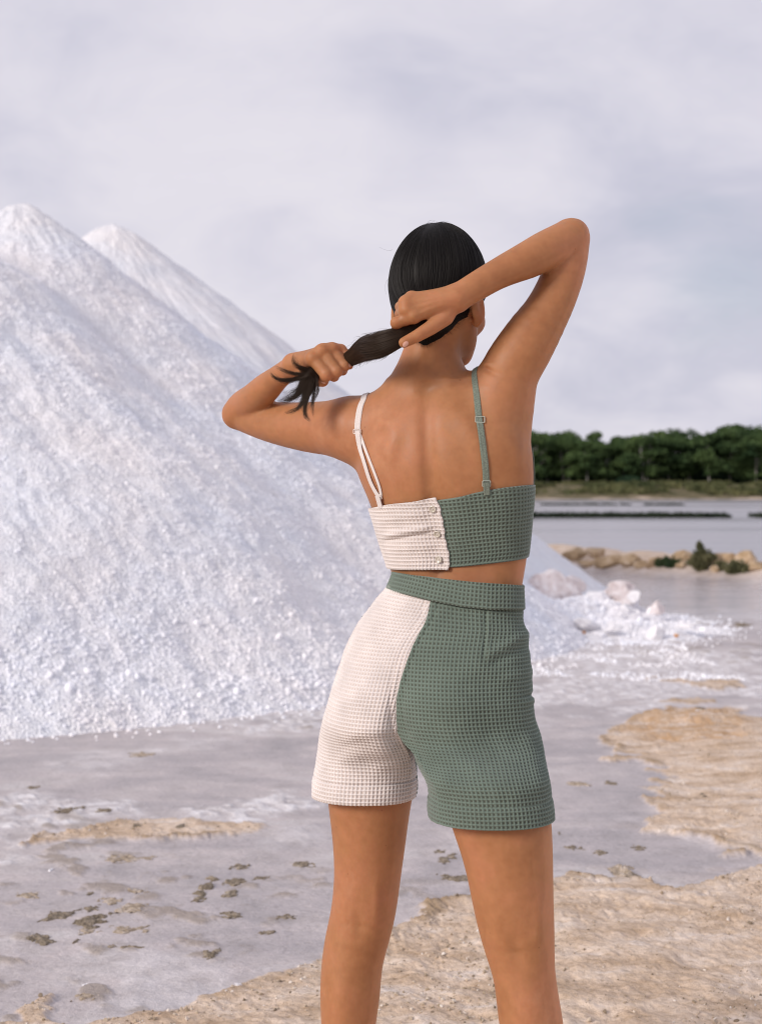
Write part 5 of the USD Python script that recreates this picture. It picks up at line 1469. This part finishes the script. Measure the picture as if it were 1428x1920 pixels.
BACKROW = ['pine crown of the second row, nearest the woman at right', 'pine crown of the second row, behind the first broad hump of the treetops', 'pine crown of the second row, right shoulder of the first hump', 'small pine crown standing alone above the dip in the treetops', 'pine crown of the second row, in the dip right of the small lone crown',
    'pine crown of the second row, left shoulder of the middle hump', 'pine crown of the second row, behind the forked white trunks', 'pine crown of the second row, right shoulder of the middle hump', 'pine crown of the second row, in the notch before the highest hump', 'pine crown of the second row, left shoulder of the highest hump',
    'pine crown making the very top of the treeline', 'pine crown of the second row, right of the treeline top', 'pine crown of the second row, cut by the right edge of the picture', 'pine hidden behind her right flank', 'pine hidden behind the right half of her back', 'pine hidden behind the middle of her back', 'pine just outside the right edge of the picture']
for i, (u, d, h, w) in enumerate([(1015, 155, 5.6, 4.0), (1047, 158, 5.7, 4.0), (1085, 156, 5.5, 3.8), (1127, 160, 5.9, 2.2), (1160, 157, 4.9, 3.6), (1196, 156, 5.4, 3.6), (1234, 157, 5.7, 4.0), (1275, 156, 5.5, 3.8), (1308, 158, 5.0, 3.5), (1345, 156, 5.7, 3.8), (1376, 158, 6.4, 3.4), (1402, 156, 5.9, 3.8), (1440, 157, 5.9, 4.0),
                              (975, 155, 5.5, 4.0), (935, 156, 5.4, 4.0), (890, 157, 5.5, 4.0), (1475, 156, 5.6, 4.0)]):
    tree(u, d, h, w, 560 + i, BACKROW[i], group='pines of the second row', bare=.25)
rng = np.random.default_rng(77)
n = 26000
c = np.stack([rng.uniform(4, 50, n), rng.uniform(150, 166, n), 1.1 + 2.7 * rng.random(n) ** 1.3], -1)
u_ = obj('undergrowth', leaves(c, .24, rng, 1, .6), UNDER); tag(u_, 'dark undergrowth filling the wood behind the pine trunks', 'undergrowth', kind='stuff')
n = 17000
c = np.stack([rng.uniform(2, 46, n), rng.uniform(131.5, 147, n), np.zeros(n)], -1)
g_ = fast_noise(c[:, :2], 2.2, 78, 3)
c = c[g_ > .40]; c[:, 2] = ground_height(c[:, 0], c[:, 1])[0] + rng.uniform(0, .30, len(c)) * sstep(.44, .6, g_[g_ > .40])
u_ = obj('shore_scrub', leaves(c, .20, rng, 1.2, .8), SCRUB); tag(u_, 'low olive green scrub on the far bank below the pines', 'scrub', kind='stuff')
DARKW = leaf_mat('pond_weed', (0.012, 0.022, 0.014), (0.035, 0.045, 0.025), .1, .5)
def strip(y0, y1, x0, x1, hgt, n, seed, gap):
    r = np.random.default_rng(seed)
    x = r.uniform(x0, x1, n); y = r.uniform(y0, y1, n) - .06 * (x - x0)
    k = fast_noise(np.stack([x, y * 0], -1), 3.0, seed, 3) > gap
    return np.stack([x, y, -.06 + hgt * r.random(n)], -1)[k]
c = strip(58.5, 60.5, 3, 24, .085, 9000, 3, .16)
tag(obj('pond_weed', leaves(c, .06, rng, 3.0, .2), DARKW), 'dark green strip of weed standing across the pond', 'weed', kind='stuff')
c = np.vstack([strip(92, 94, 9, 20, .035, 1500, 4, .44), strip(97, 98, 30, 42, .04, 600, 6, .45)])
tag(obj('pond_weed', leaves(c, .05, rng, 3.0, .2), DARKW), 'thin broken line of weed in the pond near the far bank', 'weed', kind='stuff')
SHRUB = leaf_mat('dark_shrub', (0.010, 0.026, 0.014), (0.035, 0.07, 0.035), .1, .5)
for u, v, d, w, h, label in ((1177, 903, 141, 1.5, 1.1, 'round dark shrub on the far bank in front of the pines'),):
    r = np.random.default_rng(9); q = r.normal(size=(900, 3)); q /= np.linalg.norm(q, axis=1, keepdims=True); q[:, 2] = np.abs(q[:, 2])
    t = thing('shrub', ((u - CU) * d / FPX, d, .95)); tag(t, label, 'shrub')
    obj('foliage', leaves(q * [w, w * .8, h] * r.uniform(.6, 1.05, (900, 1)), .12, r), SHRUB, t)
    obj('stem', tube_mesh(np.array([[0, 0, -.2], [0, 0, .3], [.1, 0, .6]]), .05), BARK, t)

# ------------------------------------------------------------------ stones on the dike, bushes
STONE = usdkit.material(stage, '/World/Looks/tan_stone', {'g': ('geometry', {}), 'n': ('noise_texture', {'scale': 7.0, 'detail': 6.0, 'roughness': 0.65}), 'r': ('rgb_ramp', {'ramp': [(0.3, (0.20, 0.135, 0.075)), (0.5, (0.39, 0.285, 0.18)), (0.70, (0.56, 0.46, 0.36))]}), 'b': ('bump', {'strength': .6, 'distance': .03}), 'p': ('principled_bsdf', {'roughness': 0.9, 'specular_ior_level': .2})}, [('g.position', 'n.vector'), ('n.fac', 'r.fac'), ('r.color', 'p.base_color'), ('n.fac', 'b.height'), ('b.normal', 'p.normal')], surface='p.BSDF')
def dike_d(u):
    return float(np.interp(u, [1050, 1100, 1200, 1300, 1430, 1500], [23.2, 22.5, 21.6, 20.7, 19.9, 19.6]))
def on_ground(u, v, d0, d1):
    d = np.linspace(d0, d1, 300); q = U(u, v, d)
    h = ground_height(q[:, 0], q[:, 1])[0]
    k = np.argmax(q[:, 2] < h)
    return q[k] if (q[:, 2] < h).any() else q[-1]
STONES = [(1078, 1040, 52, 24, 'long flat tan stone at the left end of the dike, beside the salt pile'), (1118, 1038, 40, 18, 'tan stone tilted on the dike left of the pale slab'), (1141, 1052, 52, 26, 'pale slab shaped stone on the dike with a sharp front face'),
          (1178, 1054, 40, 22, 'reddish tan boulder between the slab and the low green bush'), (1202, 1058, 34, 16, 'small tan boulder left of the low green bush'), (1224, 1056, 30, 20, 'pale boulder touching the low green bush on its left'),
          (1283, 1044, 40, 18, 'ochre boulder on the dike behind the upright bush, to its left'), (1276, 1060, 26, 12, 'small pale stone between the low bush and the upright bush'), (1340, 1050, 34, 22, 'pale boulder just right of the upright bush'),
          (1340, 1068, 20, 16, 'upright pinkish stone at the foot of the upright bush'), (1366, 1046, 46, 18, 'long tan boulder on the crest behind the right bush'), (1398, 1048, 40, 22, 'tan boulder on the dike right of the right bush'),
          (1418, 1062, 44, 20, 'dark tan boulder low on the dike at the right edge of the picture'), (1104, 1056, 40, 14, 'low brown stone at the foot of the dike, left end')]
for i, (u, v, w, h, label) in enumerate(STONES):
    p = on_ground(u, v + h * .42, 17.5, 24.5); d = p[1] + .05; k = d / FPX; p = U(u, v + h * .05, d)
    m = rock_mesh(40 + i, 3, 16, .10, (w * k * .68, w * k * .48, h * k * .78))
    m.apply_transform(trimesh.transformations.rotation_matrix((i * 1.7) % 3 - 1.5, [0, 0, 1])) if w < 30 else m.apply_transform(trimesh.transformations.rotation_matrix(.25 * math.sin(i * 2.1), [0, 1, 0]))
    m.apply_translation(p)
    tag(obj('boulder', m, STONE, smooth=35), label, 'boulder', 'stones on the dike')

def bush(u, vt, vb, w, kind, label, seed, mat, n=900):
    d = on_ground(u, vb - 3, 17.5, 24.5)[1]; k = d / FPX; h = (vb - vt) * k; W = w * k / 2
    x = (u - CU) * k; z0 = EYE - (vb - CV) * k
    r = np.random.default_rng(seed)
    t = thing('bush', (x, d, z0)); tag(t, label, 'bush')
    stems, pts = [], []
    for i in range(26 if kind == 'upright' else 34):
        a = r.uniform(0, 2 * math.pi); o = math.sqrt(r.random())
        if kind == 'upright':
            tip = np.array([math.cos(a) * o * W, math.sin(a) * o * W * .7, h * (1.02 - .62 * o) * r.uniform(.75, 1.0)])
            if i < 4: tip = np.array([-W * .25 + r.normal(0, .02), 0, h * r.uniform(.88, 1.0)])
        else:
            tip = np.array([math.cos(a) * o * W, math.sin(a) * o * W * .7, h * (1 - .5 * o * o) * r.uniform(.6, 1.0)])
        P = spaced(np.array([[tip[0] * .15, tip[1] * .15, -.03], tip * [.5, .5, .55], tip]), 8)
        stems.append(tube_mesh(P, np.linspace(.005, .002, 8), 4))
        m = n // 26
        q = P[np.minimum((2 + 6 * r.random(m) ** .7).astype(int), 7)] + r.normal(0, .02, (m, 3))
        pts.append(q)
    obj('stem', trimesh.util.concatenate(stems), BARK, t); obj('foliage', leaves(np.vstack(pts), .017, r, 1.9, 1.2), mat, t)
bush(1316, 1020, 1073, 54, 'upright', 'tall pointed olive bush on the dike, mirrored in the wet flat', 21, BUSH, 1900)
bush(1248, 1047, 1065, 48, 'low', 'low wide dark green bush on the dike, left of the pointed bush', 22, GREENB, 1300)
bush(1350, 1052, 1073, 22, 'low', 'small olive bush between the pointed bush and the right bush', 23, BUSH, 600)
bush(1380, 1052, 1077, 42, 'low', 'rounded olive bush on the dike near the right edge of the picture', 24, BUSH, 1100)

# ------------------------------------------------------------------ lumps of salt at the foot of the rear piles
PINKSALT = usdkit.material(stage, '/World/Looks/pink_salt', {'g': ('geometry', {}), 'n': ('noise_texture', {'scale': 16.0, 'detail': 6.0, 'roughness': 0.65}), 'r': ('rgb_ramp', {'ramp': [(0.32, (0.52, 0.44, 0.43)), (0.5, (0.68, 0.61, 0.605)), (0.66, (0.80, 0.765, 0.775))]}), 'b': ('bump', {'strength': .7, 'distance': .03}), 'p': ('principled_bsdf', {'roughness': 0.8, 'specular_ior_level': .3})}, [('g.position', 'n.vector'), ('n.fac', 'r.fac'), ('r.color', 'p.base_color'), ('n.fac', 'b.height'), ('b.normal', 'p.normal')], surface='p.BSDF')
WHITESALT = usdkit.material(stage, '/World/Looks/white_salt_lump', {'g': ('geometry', {}), 'n': ('noise_texture', {'scale': 12.0, 'detail': 6.0, 'roughness': 0.65}), 'r': ('rgb_ramp', {'ramp': [(0.3, (0.68, 0.67, 0.70)), (0.6, (0.80, 0.79, 0.81))]}), 'b': ('bump', {'strength': .9, 'distance': .03}), 'p': ('principled_bsdf', {'roughness': 0.75, 'specular_ior_level': .3})}, [('g.position', 'n.vector'), ('n.fac', 'r.fac'), ('r.color', 'p.base_color'), ('n.fac', 'b.height'), ('b.normal', 'p.normal')], surface='p.BSDF')
nx_, ny_ = 150, 110                                                 # the low heap they lie on
hx, hy = np.meshgrid(np.linspace(.55, 3.15, nx_), np.linspace(11.4, 14.9, ny_))
hz = heap_height(hx, hy)[0]
tag(obj('salt_heap', (np.stack([hx, hy, hz], -1).reshape(-1, 3), grid_faces(ny_, nx_)), WHITESALT, smooth=True), 'low lumpy white salt heap on the flat, right of the woman at hip height', 'salt heap')
LUMPS = [(1040, 1104, 94, 58, 13.4, PINKSALT, 'largest pinkish salt block, slanting, just right of the crop top', 1), (1075, 1094, 44, 34, 13.9, PINKSALT, 'pale pink salt block touching the largest block on its right', 2), (1165, 1113, 70, 46, 13.2, PINKSALT, 'pinkish grey salt block with a flat front face, right of the gap', 3),
         (1112, 1118, 46, 24, 13.2, WHITESALT, 'low white salt lump between the two big pink blocks', 4), (1231, 1141, 30, 26, 12.6, PINKSALT, 'round pale salt lump farthest right on the heap', 5), (1190, 1122, 26, 26, 13.0, WHITESALT, 'white salt lump leaning on the flat faced block', 6),
         (1176, 1144, 40, 18, 12.5, WHITESALT, 'white salt lump below the flat faced block', 7), (1010, 1094, 50, 34, 13.6, PINKSALT, 'pinkish salt block half hidden by the woman', 8), (1100, 1168, 50, 20, 12.0, WHITESALT, 'white salt lump in the middle of the heap, above the orange stone', 9),
         (1232, 1186, 44, 24, 11.9, WHITESALT, 'greyish white salt lump at the lower right of the heap', 10), (1150, 1178, 40, 16, 11.9, WHITESALT, 'small white salt lump at the front of the heap', 11), (1285, 1172, 50, 10, 12.1, WHITESALT, 'flat white salt crust trailing off right of the heap', 12)]
for u, v, w, h, d, mat, label, sd in LUMPS:
    k = d / FPX
    m = rock_mesh(60 + sd, 3, 13, .20, (w * k * .60, w * k * .40, h * k * .60)); m.apply_transform(trimesh.transformations.rotation_matrix(.30 * (1 if sd in (1, 3) else math.sin(sd)), [0, 1, 0])); m.apply_translation(U(u, v, d))
    tag(obj('salt_block', m, mat, smooth=35), label, 'salt block', 'salt lumps at the pile foot')
ORANGE = usdkit.material(stage, '/World/Looks/orange_stone', {'p': ('principled_bsdf', {'base_color': (0.55, 0.27, 0.11), 'roughness': .9})}, [], surface='p.BSDF')
for u, v, w, label in ((1093, 1187, 12, 'small orange stone in the white heap'), (1267, 1192, 10, 'small orange stone on the flat right of the heap')):
    d = FPX * (EYE - .02) / (v - CV) - .3; k = d / FPX
    m = rock_mesh(int(u), 2, 6, .1, (w * k * .5, w * k * .5, w * k * .4)); m.apply_translation(U(u, v, d)); tag(obj('stone', m, ORANGE, smooth=35), label, 'stone')

# ------------------------------------------------------------------ clods and crusts on the mud flat
CLOD = usdkit.material(stage, '/World/Looks/mud_clod', {'g': ('geometry', {}), 'n': ('noise_texture', {'scale': 40.0, 'detail': 5.0, 'roughness': 0.65}), 'r': ('rgb_ramp', {'ramp': [(0.3, (0.105, 0.085, 0.058)), (0.52, (0.215, 0.175, 0.13)), (0.7, (0.36, 0.31, 0.255))]}), 'b': ('bump', {'strength': .8, 'distance': .008}), 'p': ('principled_bsdf', {'roughness': 0.85, 'specular_ior_level': .3})}, [('g.position', 'n.vector'), ('n.fac', 'r.fac'), ('r.color', 'p.base_color'), ('n.fac', 'b.height'), ('b.normal', 'p.normal')], surface='p.BSDF')
PLATE = usdkit.material(stage, '/World/Looks/tan_crust', {'g': ('geometry', {}), 'n': ('noise_texture', {'scale': 35.0, 'detail': 5.0, 'roughness': 0.65}), 'r': ('rgb_ramp', {'ramp': [(0.3, (0.22, 0.175, 0.125)), (0.52, (0.36, 0.295, 0.23)), (0.7, (0.54, 0.48, 0.43))]}), 'b': ('bump', {'strength': .8, 'distance': .008}), 'p': ('principled_bsdf', {'roughness': 0.9, 'specular_ior_level': .2})}, [('g.position', 'n.vector'), ('n.fac', 'r.fac'), ('r.color', 'p.base_color'), ('n.fac', 'b.height'), ('b.normal', 'p.normal')], surface='p.BSDF')
def clod(u, v, w, h, mat, label, group=None, seed=0, bits=7):
    """A ragged patch of crust or mud standing a little above the flat."""
    sd = int(u) * 7 + int(v)
    g = G(u, v); d = g[1]; k = d / FPX; W = w * k / 2 * 1.15
    D = max(h * k / (EYE / d) * .5, W * .22) * 1.15
    n = int(np.clip(w * 1.3, 16, 72))
    a, b = np.meshgrid(np.linspace(-1, 1, n), np.linspace(-1, 1, n))
    x, y = g[0] + a * W + .25 * b * W * math.sin(sd), g[1] + b * D
    p = np.stack([x, y], -1)
    size = max(W, D)
    q = np.stack([a * 1.7 * W / size + sd * .37, b * 1.7 * D / size], -1)
    fall = 1 - np.sqrt(a * a + b * b)
    m = fall * 1.0 - .12 + 2.1 * (fast_noise(q, .62, 201, 5) - .5)
    tall = min(max(h * k * (.20 if mat is CLOD else .10), .003), .035)
    ground = ground_height(x, y)[0]
    body_ = sstep(.05, .45, m)
    z = ground - .006 * (m < .02) - .02 * sstep(.02, -.2, m) + tall * body_ * (.45 + .9 * fast_noise(p, max(size * .22, .008), 202, 4)) + .006 * body_ * (fast_noise(p, .010, 203, 2) - .5)
    V = np.stack([x, y, z], -1).reshape(-1, 3)
    f = grid_faces(n, n)
    f = f[(m.ravel()[f] > -.12).any(1)]
    M = trimesh.Trimesh(V, tris(f), process=False); M.remove_unreferenced_vertices()
    tag(obj('mud_clod', M, mat, smooth=50), label, 'clod', group)
CLODS = [(242, 1613, 74, 14, PLATE, 'long thin tan crust with a pale edge, left, below the white salt band'), (386, 1666, 34, 30, CLOD, 'tallest dark brown clod on the grey mud, a knobbly clump'), (374, 1688, 22, 10, CLOD, 'small dark clod just below the tallest clump'),
         (446, 1655, 44, 14, CLOD, 'flat dark clod with a thin tail pointing right'), (490, 1648, 30, 7, CLOD, 'thin dark sliver of mud pointing right'), (432, 1677, 26, 12, CLOD, 'small brown clod right of the tallest clump'), (433, 1717, 36, 12, CLOD, 'lone flat brown clod in the middle of the mud'),
         (398, 1792, 32, 18, CLOD, 'lone brown clod nearest the sand edge'), (55, 1680, 42, 12, PLATE, 'pale flat crust by itself at far left'), (112, 1719, 50, 20, CLOD, 'dark knobbly clod at the upper left of the clod field'), (246, 1702, 54, 22, PLATE, 'tan plate of crust, biggest of the clod field'),
         (172, 1731, 56, 22, CLOD, 'dark clod in the middle of the clod field'), (235, 1744, 84, 14, PLATE, 'long tan crust trailing right from the clod field'), (78, 1764, 50, 20, CLOD, 'olive clod at the lower left of the clod field'), (160, 1748, 30, 12, PLATE, 'reddish tan crust at the lower edge of the clod field'),
         (143, 1767, 10, 8, CLOD, 'small dark round lump below the clod field'), (205, 1691, 40, 12, PLATE, 'tan crust at the top of the clod field'), (170, 1706, 34, 10, CLOD, 'flat olive clod at the top of the clod field'), (206, 1715, 14, 8, CLOD, 'small dark lump inside the clod field'), (236, 1778, 60, 8, CLOD, 'thin flat clod below the trailing crust'),
         (260, 1672, 36, 8, PLATE, 'faint pale crust above the clod field'), (169, 1676, 12, 7, CLOD, 'tiny dark lump above the clod field'), (449, 1627, 30, 12, CLOD, 'grey brown clod above the tallest clump, to its right'), (567, 1622, 40, 9, CLOD, 'flat olive clod left of the woman at thigh height'), (536, 1721, 34, 9, CLOD, 'faint grey clod left of the woman at knee height'),
         (497, 1750, 30, 8, CLOD, 'faint clod in the mud near the sand edge'), (832, 1613, 22, 12, CLOD, 'dark clod seen between her thighs, left one'), (848, 1606, 16, 9, CLOD, 'dark clod seen between her thighs, right one'), (856, 1647, 56, 12, CLOD, 'flat grey brown clod seen between her legs'), (824, 1597, 20, 6, CLOD, 'thin clod highest in the gap between her legs'),
         (1085, 1470, 46, 8, PLATE, 'long thin ochre crust right of the green hem'), (1145, 1469, 22, 7, CLOD, 'small dark crust left of the sand fingers'), (1048, 1562, 6, 6, CLOD, 'tiny black pebble right of the right thigh'), (1075, 1590, 30, 7, CLOD, 'thin olive crust right of the right thigh'), (1125, 1600, 26, 9, CLOD, 'small olive crust in the inlet'),
         (1196, 1590, 24, 8, CLOD, 'dark crust in the wet inlet'), (1173, 1640, 44, 26, PLATE, 'brown hump of wet sand at the edge of the inlet'), (1316, 1492, 8, 6, CLOD, 'small dark stone on the sand at right'), (1312, 1330, 14, 8, CLOD, 'dark stone on top of the layered sand crust'), (1308, 1345, 12, 6, WHITESALT, 'small white lump on the layered sand crust'),
         (1391, 1172, 30, 7, CLOD, 'dark streak of mud on the wet flat at right'), (265, 1416, 46, 9, PLATE, 'thin olive crust below the nearest pile'), (60, 1478, 22, 7, CLOD, 'small dark clod at left in the grey mud'), (130, 1522, 44, 12, CLOD, 'dark grey clod in the white salt band'), (195, 1524, 30, 8, CLOD, 'small brown clod in the white salt band'),
         (95, 1633, 9, 6, WHITESALT, 'small white salt lump on the dark mud'), (158, 1873, 44, 10, PLATE, 'low tan crust near the lower left corner'), (158, 1848, 10, 5, WHITESALT, 'small pale lump near the lower left corner'), (447, 1851, 14, 7, WHITESALT, 'small white chip at the sand edge'), (340, 1556, 20, 7, CLOD, 'brown clod on the tan band at left'), (255, 1553, 18, 6, CLOD, 'dark clod on the tan band at left, left of the other')]
for q in CLODS:
    clod(*q, bits=9 if q[2] > 30 else 5)

# pebbles and crumbs strewn over the sand
PEB = usdkit.material(stage, '/World/Looks/pebble', {'oi': ('object_info', {}), 'r': ('rgb_ramp', {'ramp': [(0.0, (0.15, 0.115, 0.08)), (0.25, (0.33, 0.26, 0.185)), (0.75, (0.50, 0.415, 0.325)), (1.0, (0.66, 0.61, 0.56))]}), 'p': ('principled_bsdf', {'roughness': .9})}, [('oi.random', 'r.fac'), ('r.color', 'p.base_color')], surface='p.BSDF')
rng = np.random.default_rng(8)
n = 26000
d = 3.0 * np.exp(rng.random(n) * math.log(9.5 / 3.0)); x = (rng.uniform(-40, 1480, n) - CU) * d / FPX
z, sd_, *_r = ground_height(x, d)
cl = fast_noise(np.stack([x, d], -1), .25, 12, 4)
ok = (sd_ > .6) & (rng.random(n) < .12 + sstep(.45, .68, cl))
x, d, z = x[ok], d[ok], z[ok]
s_ = np.clip(.0021 * np.exp(rng.normal(0, .5, len(x))), .001, .0065)
pi = UsdGeom.PointInstancer.Define(stage, '/World/pebbles'); tag(pi, 'small pebbles and crumbs strewn over the tan sand', 'pebbles', kind='stuff')
for k in range(3):
    usdkit.mesh(stage, f'/World/pebbles/pebble_{k + 1:03d}', rock_mesh(700 + k, 1, 5, .15), PEB)
pi.CreatePrototypesRel().SetTargets([Sdf.Path(f'/World/pebbles/pebble_{k + 1:03d}') for k in range(3)])
pi.CreatePositionsAttr(Vt.Vec3fArray.FromNumpy(np.stack([x, d, z + s_ * .3], -1).astype(np.float32)))
pi.CreateScalesAttr(Vt.Vec3fArray.FromNumpy((s_[:, None] * rng.uniform(.6, 1.4, (len(s_), 3)) * [1, 1, .75]).astype(np.float32)))
qd = rng.normal(size=(len(s_), 4)); qd /= np.linalg.norm(qd, axis=1, keepdims=True)
pi.CreateOrientationsAttr(Vt.QuathArray([Gf.Quath(*map(float, q)) for q in qd]))
pi.CreateProtoIndicesAttr(Vt.IntArray.FromNumpy(rng.integers(0, 3, len(s_)).astype(np.int32)))
print('pebbles', len(s_))
